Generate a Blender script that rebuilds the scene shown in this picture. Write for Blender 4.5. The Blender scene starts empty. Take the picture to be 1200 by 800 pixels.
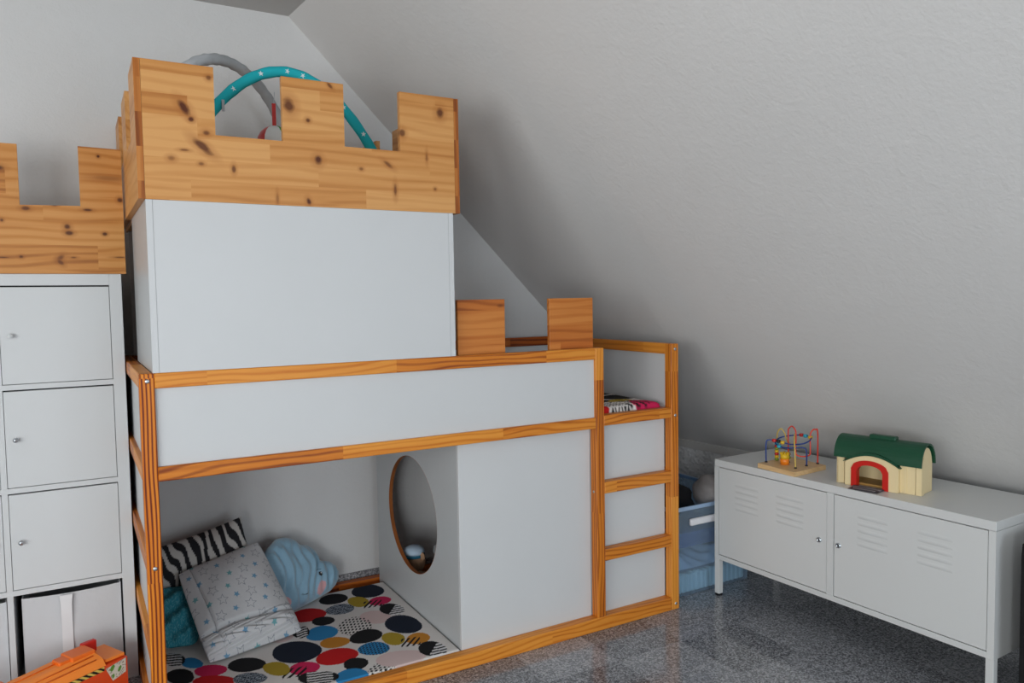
import bpy, bmesh, math, random
import numpy as np
from mathutils import Matrix, Vector
S = bpy.context.scene
COL = S.collection
PI = math.pi
random.seed(7)

# ------------------------------------------------------------------ camera
yaw, pit, rol = 0.5228995, -0.0560861, -0.0160355
F_ = Vector((math.sin(yaw)*math.cos(pit), math.cos(yaw)*math.cos(pit), math.sin(pit)))
R0 = Vector((math.cos(yaw), -math.sin(yaw), 0))
U0 = R0.cross(F_)
R_ = math.cos(rol)*R0 + math.sin(rol)*U0
U_ = math.cos(rol)*U0 - math.sin(rol)*R0
cam = bpy.data.cameras.new('camera')
cam.sensor_width = 36.0
cam.lens = 890.0925/1200*36
cam.clip_start = 0.05
camo = bpy.data.objects.new('camera', cam)
COL.objects.link(camo)
camo.matrix_world = Matrix(((R_.x, U_.x, -F_.x, -0.15962), (R_.y, U_.y, -F_.y, -2.48896), (R_.z, U_.z, -F_.z, 1.37784), (0, 0, 0, 1)))
S.camera = camo

# ------------------------------------------------------------------ light
world = bpy.data.worlds.new('sky')
S.world = world
world.use_nodes = True
bg = world.node_tree.nodes['Background']
bg.inputs[0].default_value = (0.72, 0.86, 1.0, 1)
bg.inputs[1].default_value = 1.0

def area(name, loc, direction, sx, sy, power, color):
    l = bpy.data.lights.new(name, 'AREA')
    l.shape = 'RECTANGLE'; l.size = sx; l.size_y = sy
    l.energy = power; l.color = color
    o = bpy.data.objects.new(name, l)
    COL.objects.link(o)
    o.location = loc
    o.rotation_euler = Vector(direction).to_track_quat('-Z', 'Y').to_euler()
    return o
# daylight arriving through the two windows, plus one added fill lamp at front right
area('window_daylight_left', (-3.47, -3.0, 1.35), (1, 0, 0), 3.0, 1.5, 158, (1.0, 0.982, 0.96))
area('window_daylight_front', (-2.45, -5.17, 1.05), (0, 1, 0), 1.5, 1.9, 160, (0.975, 0.985, 1.0))
area('window_daylight_door', (1.3, -5.17, 1.1), (0, 1, 0), 1.5, 1.9, 65, (0.86, 0.93, 1.0))  # weak bluish fill, added to brighten the knee wall corner

vs = S.view_settings
S.display_settings.display_device = 'sRGB'
vs.view_transform = 'Standard'
vs.look = 'None'
vs.exposure = -0.47
vs.gamma = 1.0
vs.use_curve_mapping = False

# ------------------------------------------------------------------ mesh builder
class MB:
    def __init__(self, M=None):
        self.v = []; self.f = []; self.mi = []; self.sm = []; self.c = []
        self.M = M or Matrix.Identity(4)
    def add(self, verts, faces, mi=0, smooth=False, cols=None):
        n = len(self.v)
        for k, p in enumerate(verts):
            self.v.append(tuple(self.M @ Vector(p)))
            self.c.append(cols[k] if cols is not None else (1, 1, 1))
        for f in faces:
            self.f.append(tuple(i+n for i in f)); self.mi.append(mi); self.sm.append(smooth)
        return self
    def bm(self, bm, mi=0, smooth=False):
        bm.verts.index_update()
        self.add([v.co[:] for v in bm.verts], [[v.index for v in f.verts] for f in bm.faces], mi, smooth)
        bm.free(); return self
    def box(self, x0, x1, y0, y1, z0, z1, bev=0.0, mi=0, seg=1):
        if bev <= 0:
            V = [(x, y, z) for z in (z0, z1) for y in (y0, y1) for x in (x0, x1)]
            return self.add(V, [(0, 2, 3, 1), (4, 5, 7, 6), (0, 1, 5, 4), (2, 6, 7, 3), (0, 4, 6, 2), (1, 3, 7, 5)], mi)
        b = bmesh.new()
        bmesh.ops.create_cube(b, size=1, matrix=Matrix.Translation(((x0+x1)/2, (y0+y1)/2, (z0+z1)/2)) @ Matrix.Diagonal((x1-x0, y1-y0, z1-z0, 1)))
        bmesh.ops.bevel(b, geom=b.edges[:], offset=bev, segments=seg, affect='EDGES', profile=0.7)
        return self.bm(b, mi)
    def prism(self, poly, axis, a0, a1, mi=0, smooth=False):
        """poly in the two other axes (in x,y,z order), extruded along axis"""
        def P(p, a):
            if axis == 0: return (a, p[0], p[1])
            if axis == 1: return (p[0], a, p[1])
            return (p[0], p[1], a)
        n = len(poly)
        ar = sum(poly[i][0]*poly[(i+1) % n][1]-poly[(i+1) % n][0]*poly[i][1] for i in range(n))
        if ar < 0: poly = poly[::-1]
        V = [P(p, a0) for p in poly]+[P(p, a1) for p in poly]
        f0, f1 = tuple(range(n-1, -1, -1)), tuple(range(n, 2*n))
        sides = [(i, (i+1) % n, n+(i+1) % n, n+i) for i in range(n)]
        F = [f0, f1]+sides
        if axis == 1: F = [f[::-1] for f in F]
        return self.add(V, F, mi, smooth)
    def tube(self, pts, r, n=10, mi=0, closed=False, smooth=True, caps=True):
        pts = [Vector(p) for p in pts]; m = len(pts)
        rr = r if isinstance(r, (list, tuple)) else [r]*m
        up = Vector((0, 0, 1)); prev = None; V = []
        for i, p in enumerate(pts):
            a = pts[i-1] if (i > 0 or closed) else p
            b = pts[(i+1) % m] if (i < m-1 or closed) else p
            t = (b-a).normalized()
            if prev is None:
                q = up if abs(t.z) < 0.9 else Vector((1, 0, 0))
                x = t.cross(q).normalized()
            else:
                x = (prev - t*prev.dot(t)).normalized()
            prev = x; y = t.cross(x)
            for k in range(n):
                an = 2*PI*k/n
                V.append(p + (x*math.cos(an)+y*math.sin(an))*rr[i])
        F = []
        for i in range(m if closed else m-1):
            j = (i+1) % m
            for k in range(n):
                F.append((i*n+k, i*n+(k+1) % n, j*n+(k+1) % n, j*n+k))
        if caps and not closed:
            F.append(tuple(range(n-1, -1, -1))); F.append(tuple((m-1)*n+k for k in range(n)))
        return self.add([v[:] for v in V], F, mi, smooth)
    def lathe(self, prof, c, n=16, mi=0, smooth=True, axis='z'):
        V = []
        for r, h in prof:
            for k in range(n):
                a = 2*PI*k/n
                p = (r*math.cos(a), r*math.sin(a), h)
                if axis == 'y': p = (p[0], h, p[1])
                if axis == 'x': p = (h, p[0], p[1])
                V.append((c[0]+p[0], c[1]+p[1], c[2]+p[2]))
        F = []; m = len(prof)
        for i in range(m-1):
            for k in range(n):
                f = (i*n+k, i*n+(k+1) % n, (i+1)*n+(k+1) % n, (i+1)*n+k)
                F.append(f if axis != 'y' else f[::-1])
        F.append(tuple(range(n-1, -1, -1))); F.append(tuple((m-1)*n+k for k in range(n)))
        return self.add(V, F, mi, smooth)
    def ball(self, c, r, mi=0, n=16, rot=None, wob=0.0, seed=0):
        if not isinstance(r, (tuple, list)): r = (r, r, r)
        b = bmesh.new()
        bmesh.ops.create_uvsphere(b, u_segments=n, v_segments=max(6, n*2//3), radius=1)
        rnd = random.Random(seed)
        ph = [rnd.uniform(0, 6) for _ in range(6)]
        for v in b.verts:
            p = v.co.copy()
            w = 1+wob*(math.sin(3*p.x+ph[0])*math.sin(4*p.y+ph[1])+0.6*math.sin(7*p.z+5*p.x+ph[2]))
            q = Vector((p.x*r[0]*w, p.y*r[1]*w, p.z*r[2]*w))
            if rot: q = rot @ q
            v.co = q+Vector(c)
        return self.bm(b, mi, True)
    def build(self, name, mats, parent=None, colors=False):
        """vertices are taken as world coordinates unless the parent is given: then as parent-local"""
        me = bpy.data.meshes.new(name)
        me.from_pydata(self.v, [], self.f)
        mats = mats if isinstance(mats, (list, tuple)) else [mats]
        for m in mats: me.materials.append(m)
        me.polygons.foreach_set('material_index', self.mi)
        me.polygons.foreach_set('use_smooth', self.sm)
        if colors:
            at = me.color_attributes.new('print', 'FLOAT_COLOR', 'POINT')
            a = np.ones((len(self.v), 4), np.float32); a[:, :3] = np.array(self.c, np.float32)
            at.data.foreach_set('color', a.ravel())
        me.update()
        o = bpy.data.objects.new(name, me)
        COL.objects.link(o)
        if parent: o.parent = parent
        return o

def tag(o, label, cat, group=None):
    o['label'] = label; o['category'] = cat
    if group: o['group'] = group
    return o
def thing(name, label, cat, loc=(0, 0, 0), rz=0, group=None):
    o = bpy.data.objects.new(name, None); COL.objects.link(o)
    o.empty_display_size = 0.1
    o.location = loc; o.rotation_euler = (0, 0, rz)
    return tag(o, label, cat, group)
def struct(o): o['kind'] = 'structure'; return o
def off(t):
    """matrix that turns world coordinates into coordinates of an unrotated thing"""
    return Matrix.Translation(-Vector(t.location))

# ------------------------------------------------------------------ materials
def s2l(c):
    c = [x/255 for x in c]
    return tuple(x/12.92 if x <= 0.04045 else ((x+0.055)/1.055)**2.4 for x in c)+(1,)

class NT:
    def __init__(self, name):
        self.m = bpy.data.materials.new(name); self.m.use_nodes = True
        self.t = self.m.node_tree
        self.b = self.t.nodes['Principled BSDF']; self.out = self.t.nodes['Material Output']
    def n(self, typ, **kw):
        x = self.t.nodes.new(typ)
        for k, v in kw.items(): setattr(x, k, v)
        return x
    def lk(self, a, b): self.t.links.new(a, b)
    def put(self, sock, val):
        if hasattr(val, 'is_linked') or isinstance(val, bpy.types.NodeSocket): self.lk(val, sock)
        else: sock.default_value = val
    def math(self, op, a, b=0.0, c=None):
        x = self.n('ShaderNodeMath', operation=op)
        self.put(x.inputs[0], a); self.put(x.inputs[1], b)
        if c is not None: self.put(x.inputs[2], c)
        return x.outputs[0]
    def vmath(self, op, a, b):
        x = self.n('ShaderNodeVectorMath', operation=op)
        self.put(x.inputs[0], a); self.put(x.inputs[1], b)
        return x.outputs['Value'] if op in ('LENGTH', 'DOT_PRODUCT', 'DISTANCE') else x.outputs[0]
    def comb(self, x, y, z):
        c = self.n('ShaderNodeCombineXYZ')
        self.put(c.inputs[0], x); self.put(c.inputs[1], y); self.put(c.inputs[2], z)
        return c.outputs[0]
    def sep(self, v):
        s = self.n('ShaderNodeSeparateXYZ'); self.lk(v, s.inputs[0]); return s.outputs
    def noise(self, vec, scale, detail=3, rough=0.55, dist=0.0):
        x = self.n('ShaderNodeTexNoise')
        self.put(x.inputs['Vector'], vec); x.inputs['Scale'].default_value = scale
        x.inputs['Detail'].default_value = detail; x.inputs['Roughness'].default_value = rough
        x.inputs['Distortion'].default_value = dist
        return x.outputs['Fac']
    def ramp(self, fac, stops):
        r = self.n('ShaderNodeValToRGB'); self.put(r.inputs[0], fac)
        e = r.color_ramp.elements
        while len(e) < len(stops): e.new(0.5)
        for k, (p, c) in enumerate(stops): e[k].position = p; e[k].color = c
        return r.outputs[0]
    def mix(self, fac, a, b, mode='MIX'):
        x = self.n('ShaderNodeMix', data_type='RGBA', blend_type=mode)
        self.put(x.inputs[0], fac); self.put(x.inputs[6], a); self.put(x.inputs[7], b)
        return x.outputs[2]
    def rng(self, v, a, b, c=0.0, d=1.0):
        x = self.n('ShaderNodeMapRange'); self.put(x.inputs[0], v)
        for k, q in enumerate((a, b, c, d)): x.inputs[k+1].default_value = q
        return x.outputs[0]
    def bump(self, h, strength=0.3, dist=0.002):
        x = self.n('ShaderNodeBump'); x.inputs['Strength'].default_value = strength
        x.inputs['Distance'].default_value = dist; self.lk(h, x.inputs['Height'])
        self.lk(x.outputs[0], self.b.inputs['Normal'])
    def set(self, **kw):
        for k, v in kw.items(): self.put(self.b.inputs[k.replace('_', ' ')], v)
    def obj(self): return self.n('ShaderNodeTexCoord').outputs['Object']

def plain(name, rgb, rough=0.5, metal=0.0, spec=0.5, bump=0.0, bscale=200, var=0.0):
    t = NT(name)
    c = s2l(rgb)
    co = t.obj()
    if var:
        nz = t.noise(co, 3.0, 4)
        t.set(Base_Color=t.mix(t.rng(nz, 0.3, 0.7), tuple(x*(1-var) for x in c[:3])+(1,), tuple(min(1, x*(1+var)) for x in c[:3])+(1,)))
    else: t.set(Base_Color=c)
    t.set(Roughness=rough, Metallic=metal, Specular_IOR_Level=spec)
    if bump: t.bump(t.noise(co, bscale, 3), bump, 0.002)
    return t.m

def wood(name, along, across, cols, streak=1.0, lam=None, seg=0.6, knots=(), knot_rate=0.0, rough=0.42, ring=0.35, rf=190.0, rb=20.0, sharp=(-0.2, 1.0)):
    """pine: grain runs along one axis; lam = width of the glued lamellae across it"""
    t = NT(name)
    co = t.obj()
    x = t.sep(co)
    rnd = t.n('ShaderNodeObjectInfo').outputs['Random']
    third = 3-along-across
    u, v, w = x[along], x[across], x[third]
    if lam:
        lid = t.math('FLOOR', t.math('DIVIDE', t.math('ADD', v, 5.0), lam))
    else:
        lid = 0.0
    wn = t.n('ShaderNodeTexWhiteNoise', noise_dimensions='2D')
    t.lk(t.comb(lid, t.math('MULTIPLY', rnd, 50.0), 0.0), wn.inputs['Vector'])
    sid = t.math('FLOOR', t.math('ADD', t.math('DIVIDE', u, seg), t.math('MULTIPLY', wn.outputs['Value'], 7.0)))
    wn2 = t.n('ShaderNodeTexWhiteNoise', noise_dimensions='3D')
    t.lk(t.comb(lid, sid, t.math('MULTIPLY', rnd, 31.0)), wn2.inputs['Vector'])
    h = wn2.outputs['Value']
    hs = t.math('MULTIPLY', h, 9.0)
    # long streaks
    g = t.comb(t.math('ADD', t.math('MULTIPLY', u, 1.3), hs), t.math('MULTIPLY', v, 26.0), t.math('ADD', t.math('MULTIPLY', w, 26.0), hs))
    st = t.noise(g, 1.0, 5, 0.6, 0.4)
    # growth rings bent by a slow noise
    b2 = t.comb(t.math('ADD', t.math('MULTIPLY', u, 1.5), hs), t.math('MULTIPLY', v, 5.0), t.math('MULTIPLY', w, 5.0))
    bend = t.noise(b2, 1.0, 2, 0.5)
    sn = t.math('SINE', t.math('ADD', t.math('MULTIPLY', t.math('ADD', v, w), rf), t.math('MULTIPLY', bend, rb)))
    rings = t.rng(sn, *sharp)
    fac = t.math('ADD', t.math('MULTIPLY', t.rng(st, 0.28, 0.72), 1.0-ring), t.math('MULTIPLY', rings, ring))
    fac = t.math('ADD', t.math('MULTIPLY', fac, streak), t.math('MULTIPLY', t.math('SUBTRACT', h, 0.5), 0.7))
    lt, md, dk = [s2l(c) for c in cols]
    base = t.ramp(fac, [(0.0, lt), (0.5, md), (1.0, dk)])
    kd = (dk[0]*0.26, dk[1]*0.18, dk[2]*0.2, 1)
    if knot_rate > 0:
        vo = t.n('ShaderNodeTexVoronoi', feature='F1')
        t.lk(t.comb(t.math('ADD', t.math('MULTIPLY', u, 5.0), t.math('MULTIPLY', rnd, 17.0)), t.math('MULTIPLY', v, 11.0), t.math('MULTIPLY', w, 3.0)), vo.inputs['Vector'])
        vo.inputs['Scale'].default_value = 1.0
        cs = t.sep(vo.outputs['Color'])
        keep = t.math('LESS_THAN', cs[0], knot_rate)
        sz = t.math('ADD', 0.07, t.math('MULTIPLY', cs[1], 0.09))
        k = t.math('MULTIPLY', keep, t.math('SUBTRACT', 1.0, t.n('ShaderNodeMath').outputs[0] if False else t.math('MINIMUM', 1.0, t.math('DIVIDE', vo.outputs['Distance'], sz))))
        base = t.mix(t.rng(k, 0.05, 0.5), base, kd)
    for (ku, kv, ru, rv, ang, dark) in knots:
        du = t.math('SUBTRACT', u, ku); dv = t.math('SUBTRACT', v, kv)
        ca, sa = math.cos(ang), math.sin(ang)
        a = t.math('DIVIDE', t.math('ADD', t.math('MULTIPLY', du, ca), t.math('MULTIPLY', dv, sa)), ru)
        b = t.math('DIVIDE', t.math('SUBTRACT', t.math('MULTIPLY', dv, ca), t.math('MULTIPLY', du, sa)), rv)
        d = t.math('SQRT', t.math('ADD', t.math('MULTIPLY', a, a), t.math('MULTIPLY', b, b)))
        d = t.math('ADD', d, t.math('MULTIPLY', t.math('SUBTRACT', st, 0.5), 1.1))
        core = t.rng(d, 1.05, 0.45)
        halo = t.rng(d, 2.2, 0.9, 0.0, 0.45)
        base = t.mix(halo, base, dk)
        base = t.mix(t.math('MULTIPLY', core, dark), base, kd)
    t.set(Base_Color=base, Roughness=rough, Specular_IOR_Level=0.35)
    t.bump(st, 0.12, 0.001)
    return t.m

CASTLE = ((216, 160, 98), (200, 138, 74), (165, 98, 42))
BED = ((226, 150, 58), (206, 120, 34), (136, 60, 12))
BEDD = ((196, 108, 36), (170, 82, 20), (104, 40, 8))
# knots of the crown front (thing origin at x 0.54, z 1.173)
kn = [(0.153, 1.965, .028, .013, -1.0, 1), (0.172, 1.933, .009, .008, 0, 1), (0.214, 1.896, .012, .009, 0, .8), (0.203, 1.853, .036, .012, -.7, .9),
      (0.226, 2.062, .009, .008, 0, .7), (0.113, 1.812, .012, .008, 0, .5), (0.196, 1.802, .009, .006, 0, .6), (0.290, 1.792, .007, .014, 0, .8), (0.15, 1.84, .015, .004, 0, .7),
      (0.465, 2.005, .020, .026, .3, .9), (0.525, 1.965, .009, .008, 0, .9), (0.555, 1.842, .015, .017, 0, 1), (0.52, 1.705, .009, .014, .3, 1),
      (0.70, 1.822, .008, .006, 0, .6), (0.795, 1.845, .022, .008, -.6, .7), (0.82, 1.757, .007, .024, 0, .7), (0.85, 1.955, .012, .016, 0, .8), (0.995, 2.04, .016, .02, 0, .9), (0.60, 2.085, .014, .006, -.8, .8), (0.94, 1.88, .005, .02, 0, .5), (0.97, 1.77, .006, .006, 0, .6), (0.42, 1.71, .005, .02, 0, .4)]
M_crown = wood('castle pine front', 0, 2, CASTLE, 0.75, 0.062, 0.55, [(a-0.54, b-1.173, c, d, e, f) for a, b, c, d, e, f in kn])
M_crown_side = wood('castle pine side', 1, 2, CASTLE, 0.75, 0.062, 0.55, knot_rate=0.12)
M_castle_end = wood('castle pine end grain', 2, 0, ((196, 128, 62), (168, 96, 36), (120, 58, 16)), 1.0, None, 0.1)
kk = [(-0.06, 1.905, .006, .006, 0, 1), (-0.03, 1.83, .055, .010, 0, .25), (-0.10, 1.715, .016, .005, 0, .9), (-0.165, 1.655, .011, .010, 0, .9), (-0.16, 1.632, .013, .008, 0, .9),
      (-0.19, 1.545, .016, .01, .6, .7), (-0.19, 1.53, .014, .008, -.8, .7), (-0.05, 1.632, .008, .006, 0, .9), (-0.285, 1.713, .014, .008, 0, .8), (-0.305, 1.548, .008, .006, 0, .8),
      (-0.15, 1.547, .012, .004, 0, .7), (0.003, 1.755, .01, .01, 0, .9), (-0.005, 1.55, .022, .003, 0, .7), (-0.36, 1.845, .02, .01, 0, .9), (-0.36, 1.545, .024, .003, 0, .8), (-0.355, 1.67, .006, .006, 0, .8), (-0.2, 1.728, .01, .005, 0, .9)]
M_cut = wood('shelf castle pine', 0, 2, ((208, 150, 86), (192, 128, 62), (146, 84, 32)), 0.85, 0.085, 0.9, [(a+0.386, b-1.49, c, d, e, f) for a, b, c, d, e, f in kk], ring=0.45)
M_merlon = wood('bed merlon pine', 0, 2, ((204, 130, 62), (184, 104, 40), (128, 60, 16)), 0.85, 0.066, 0.5, knot_rate=0.22, ring=0.4)
M_bx = wood('bed pine x', 0, 2, BED, 0.95, None, 0.62, ring=0.42, rf=330.0, rb=34.0, sharp=(0.0, 1.0))
M_by = wood('bed pine y', 1, 2, BED, 0.9, None, 0.7, ring=0.3, rf=300.0)
M_bz = wood('bed pine z', 2, 0, BED, 0.95, None, 0.55, ring=0.4, rf=420.0, rb=24.0)
M_bzs = wood('bed pine streaky z', 2, 0, ((232, 150, 44), (206, 112, 22), (112, 40, 6)), 1.15, None, 0.62, ring=0.62, rf=560.0, rb=16.0, sharp=(-0.3, 0.9))
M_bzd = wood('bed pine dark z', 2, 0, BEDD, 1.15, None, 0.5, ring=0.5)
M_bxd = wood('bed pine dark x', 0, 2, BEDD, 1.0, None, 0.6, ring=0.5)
M_chip = plain('chipboard edge', (160, 92, 40), 0.85, bump=0.8, bscale=300, var=0.35)
M_white = plain('white laminate', (206, 208, 210), 0.42, spec=0.4, var=0.012)
M_lgrey = plain('light grey laminate', (186, 190, 192), 0.35, spec=0.45, var=0.02)  # greyer than the white laminate, on the divider and tower sides
M_shelf = plain('white shelf foil', (206, 209, 211), 0.45, spec=0.4)
M_metalw = plain('white lacquered sheet metal', (212, 214, 214), 0.33, spec=0.5)
M_steel = plain('zinc plated steel', (190, 196, 202), 0.3, metal=1.0)
M_dark = plain('dark gap', (18, 18, 20), 0.8)  # near-black colour of the painted shade sheets behind doors
M_blackp = plain('black plastic', (20, 20, 22), 0.4)

def plaster(name, rgb, scale, strength, big=0.03):
    t = NT(name); co = t.obj()
    c = s2l(rgb)
    nz = t.noise(co, 1.3, 4)
    t.set(Base_Color=t.mix(t.rng(nz, 0.3, 0.7), tuple(x*(1-big) for x in c[:3])+(1,), c), Roughness=0.85, Specular_IOR_Level=0.2)
    a = t.noise(co, scale, 4, 0.6); b = t.noise(co, scale*0.22, 3, 0.5, 1.0)
    t.bump(t.math('ADD', a, t.math('MULTIPLY', b, 1.4)), strength, 0.004)
    return t.m
M_gable = plaster('gable plaster', (217, 217, 217), 110, 0.35)
M_far = plaster('beige painted plaster', (172, 166, 158), 90, 0.25)
M_slope = plaster('slope plaster', (217, 216, 215), 70, 0.28, 0.05)
M_ceil = plaster('ceiling plaster', (194, 193, 191), 90, 0.25)
def woodchip():
    t = NT('woodchip wallpaper'); co = t.obj()
    t.set(Base_Color=s2l((220, 221, 222)), Roughness=0.8)
    vo = t.n('ShaderNodeTexVoronoi', feature='SMOOTH_F1'); t.lk(co, vo.inputs['Vector']); vo.inputs['Scale'].default_value = 55
    t.bump(t.rng(vo.outputs['Distance'], 0.1, 0.6, 1, 0), 0.9, 0.006)
    return t.m
M_knee = woodchip()
def granite(name, dark, light, rough, bumpy=False):
    t = NT(name); co = t.obj()
    rnd = t.n('ShaderNodeObjectInfo').outputs['Random']
    geo = t.n('ShaderNodeNewGeometry').outputs['Position']
    vo = t.n('ShaderNodeTexVoronoi', feature='F1'); t.lk(geo, vo.inputs['Vector']); vo.inputs['Scale'].default_value = 190
    cs = t.sep(vo.outputs['Color'])
    n2 = t.noise(geo, 75, 3)
    f = t.math('ADD', t.math('MULTIPLY', cs[0], 0.7), t.math('MULTIPLY', n2, 0.45))
    lo, hi = s2l(dark), s2l(light)
    mid = tuple((a*0.65+b*0.35) for a, b in zip(lo[:3], hi[:3]))+(1,)
    c = t.ramp(f, [(0.2, lo), (0.55, mid), (0.9, hi)])
    c = t.mix(0.25, c, t.mix(rnd, lo, hi))
    t.set(Base_Color=c, Roughness=rough, Specular_IOR_Level=0.6)
    return t.m
M_granite = granite('polished dark granite', (54, 57, 63), (186, 189, 195), 0.11)
M_granite2 = granite('granite baseboard', (50, 52, 58), (200, 200, 204), 0.3)

def printed(name, rough=0.85, bump=0.25, scale=500, sheen=0.0, fold=0.0):
    t = NT(name)
    a = t.n('ShaderNodeAttribute', attribute_name='print')
    co = t.obj()
    t.set(Base_Color=a.outputs['Color'], Roughness=rough, Specular_IOR_Level=0.2)
    if sheen: t.set(Sheen_Weight=sheen)
    h = t.noise(co, scale, 2)
    if fold: h = t.math('ADD', t.math('MULTIPLY', h, 0.15), t.math('MULTIPLY', t.noise(co, 16, 3, 0.5, 1.2), fold))
    t.bump(h, bump, 0.006 if fold else 0.001)
    return t.m
M_print = printed('printed cotton', fold=0.25, bump=0.35)
M_starcloth = printed('printed duvet cotton', fold=1.0, bump=0.5)
M_velvet = printed('light blue velvet', 0.6, 0.7, sheen=0.6, fold=1.2)
M_flat = printed('flat print', 0.5, 0.0)

def clear(name, tint, transp, rough=0.15):
    t = NT(name)
    tr = t.n('ShaderNodeBsdfTransparent'); tr.inputs[0].default_value = tint
    t.set(Base_Color=tint, Roughness=rough)
    mx = t.n('ShaderNodeMixShader'); mx.inputs[0].default_value = transp
    t.lk(t.b.outputs[0], mx.inputs[1]); t.lk(tr.outputs[0], mx.inputs[2]); t.lk(mx.outputs[0], t.out.inputs[0])
    return t.m
M_bin = clear('translucent blue plastic', (0.74, 0.86, 0.96, 1), 0.88)
M_pane = clear('window glass', (0.97, 0.98, 0.98, 1), 0.93, 0.02)

# ------------------------------------------------------------------ the setting
K = 0.0933                                     # the eaves wall runs slightly askew to the gable wall
def xe(y, z): return 3.385 - z + K*(1-y)       # the roof slope
GY = 1.01
bpy_floor = MB().box(-3.6, 3.9, -5.4, 1.2, -0.12, -0.004).build('floor', M_granite)
struct(bpy_floor)
P = 0.314; X0 = 0.951; Y0 = -0.244
tile_me = None
far = MB()
for i in range(-15, 9):
    for j in range(-17, 5):
        x, y = X0+P*i, Y0+P*j
        if x+P > 3.7 or y+P > 1.35: continue
        if -7 <= i and -8 <= j:
            if tile_me is None:
                o = MB().box(0.0006, P-0.0006, 0.0006, P-0.0006, -0.006, 0.0, 0.0007).build('floor_tile', M_granite, bpy_floor)
                tile_me = o.data
            else:
                o = bpy.data.objects.new('floor_tile', tile_me); COL.objects.link(o); o.parent = bpy_floor
            o.location = (x, y, 0)
        elif x > -3.6 and y > -5.3:
            far.box(x+0.0006, x+P-0.0006, y+0.0006, y+P-0.0006, -0.006, 0.0)
o = far.build('floor_tile_field', M_granite, bpy_floor); o['kind'] = 'stuff'

struct(MB().box(-3.6, 3.6, GY, GY+0.12, -0.12, 2.8).build('wall_back', M_gable))
struct(MB().box(0.05, 2.75, GY-0.014, GY, 0, 0.078, 0.002).build('baseboard_back', M_granite2))
zc, zk = 2.655, 0.557
def slab(name, sec, mat):
    """cross-section (x at y=1, z) swept along the skewed eaves direction"""
    y1, y0 = 1.2, -5.4
    n = len(sec)
    V = [(x+K*(1-y1), y1, z) for x, z in sec]+[(x+K*(1-y0), y0, z) for x, z in sec]
    F = [tuple(range(n)), tuple(range(2*n-1, n-1, -1))]+[(i, n+i, n+(i+1) % n, (i+1) % n) for i in range(n)]
    b = MB(); b.add(V, F)
    o = b.build(name, mat)
    bm = bmesh.new(); bm.from_mesh(o.data); bmesh.ops.recalc_face_normals(bm, faces=bm.faces[:]); bm.to_mesh(o.data); bm.free()
    return struct(o)
xk = 3.385-zk
slab('wall_slope', [(xk, zk), (xk+0.15, zk), (3.385-zc+0.15, zc), (3.385-zc, zc)], M_slope)
slab('wall_right', [(xk, -0.1), (xk+0.15, -0.1), (xk+0.15, zk), (xk, zk)], M_knee)
slab('trim_1', [(xk-0.006, zk-0.044), (xk-0.0001, zk-0.044), (xk-0.0001, zk-0.001), (xk-0.006, zk-0.004)], M_ceil)
b = MB(); xa = 3.385-zc
b.add([(-3.6, 1.2, zc), (xa+K*(-.2), 1.2, zc), (xa+K*6.4, -5.4, zc), (-3.6, -5.4, zc), (-3.6, 1.2, zc+.12), (xa+K*(-.2)+.12, 1.2, zc+.12), (xa+K*6.4+.12, -5.4, zc+.12), (-3.6, -5.4, zc+.12)],
      [(0, 1, 2, 3)[::-1], (4, 5, 6, 7), (0, 4, 5, 1), (1, 5, 6, 2), (2, 6, 7, 3), (3, 7, 4, 0)])
struct(b.build('ceiling', M_ceil))
# left wall with a window
wy0, wy1, wz0, wz1 = -4.55, -1.45, 0.55, 2.15
b = MB()
b.box(-3.6, -3.4, -5.4, wy0, -0.1, zc); b.box(-3.6, -3.4, wy1, 1.2, -0.1, zc)
b.box(-3.6, -3.4, wy0, wy1, -0.1, wz0); b.box(-3.6, -3.4, wy0, wy1, wz1, zc)
struct(b.build('wall_left', M_far))
vz0, vz1 = 0.05, 2.15
FW = ((-3.25, -1.65), (0.5, 2.1))  # second opening is made up, it only lets the fill lamp in
b = MB()
for xa_, xb_ in ((-3.6, FW[0][0]), (FW[0][1], FW[1][0]), (FW[1][1], 3.6)): b.box(xa_, xb_, -5.3, -5.1, -0.1, zc)
for xa_, xb_ in FW:
    b.box(xa_, xb_, -5.3, -5.1, -0.1, vz0); b.box(xa_, xb_, -5.3, -5.1, vz1, zc)
struct(b.build('wall_front', M_far))
M_frame = plain('white window frame', (235, 236, 236), 0.35)
def window(name, axis, at, a0, a1, z0, z1, n):
    w = MB()
    def bar(p0, p1, q0, q1):
        if axis == 0: w.box(at-0.03, at+0.03, p0, p1, q0, q1, 0.004)
        else: w.box(p0, p1, at-0.03, at+0.03, q0, q1, 0.004)
    bar(a0, a1, z0, z0+0.06); bar(a0, a1, z1-0.06, z1)
    for k in range(n+1):
        p = a0+(a1-a0-0.06)*k/n
        bar(p, p+0.06, z0+0.06, z1-0.06)
    o = struct(w.build(name, M_frame))
    for k in range(n):
        p = a0+(a1-a0-0.06)*k/n+0.06; q = a0+(a1-a0-0.06)*(k+1)/n
        g = MB()
        if axis == 0: g.box(at-0.003, at+0.003, p, q, z0+0.06, z1-0.06)
        else: g.box(p, q, at-0.003, at+0.003, z0+0.06, z1-0.06)
        g.build('pane', M_pane, o)
    return o
window('window_1', 0, -3.43, wy0, wy1, wz0, wz1, 2)
for k_, (xa_, xb_) in enumerate(FW): window('window_%d' % (k_+2), 1, -5.13, xa_, xb_, vz0, vz1, 2)  # last window is added just to hold the fill lamp

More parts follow.
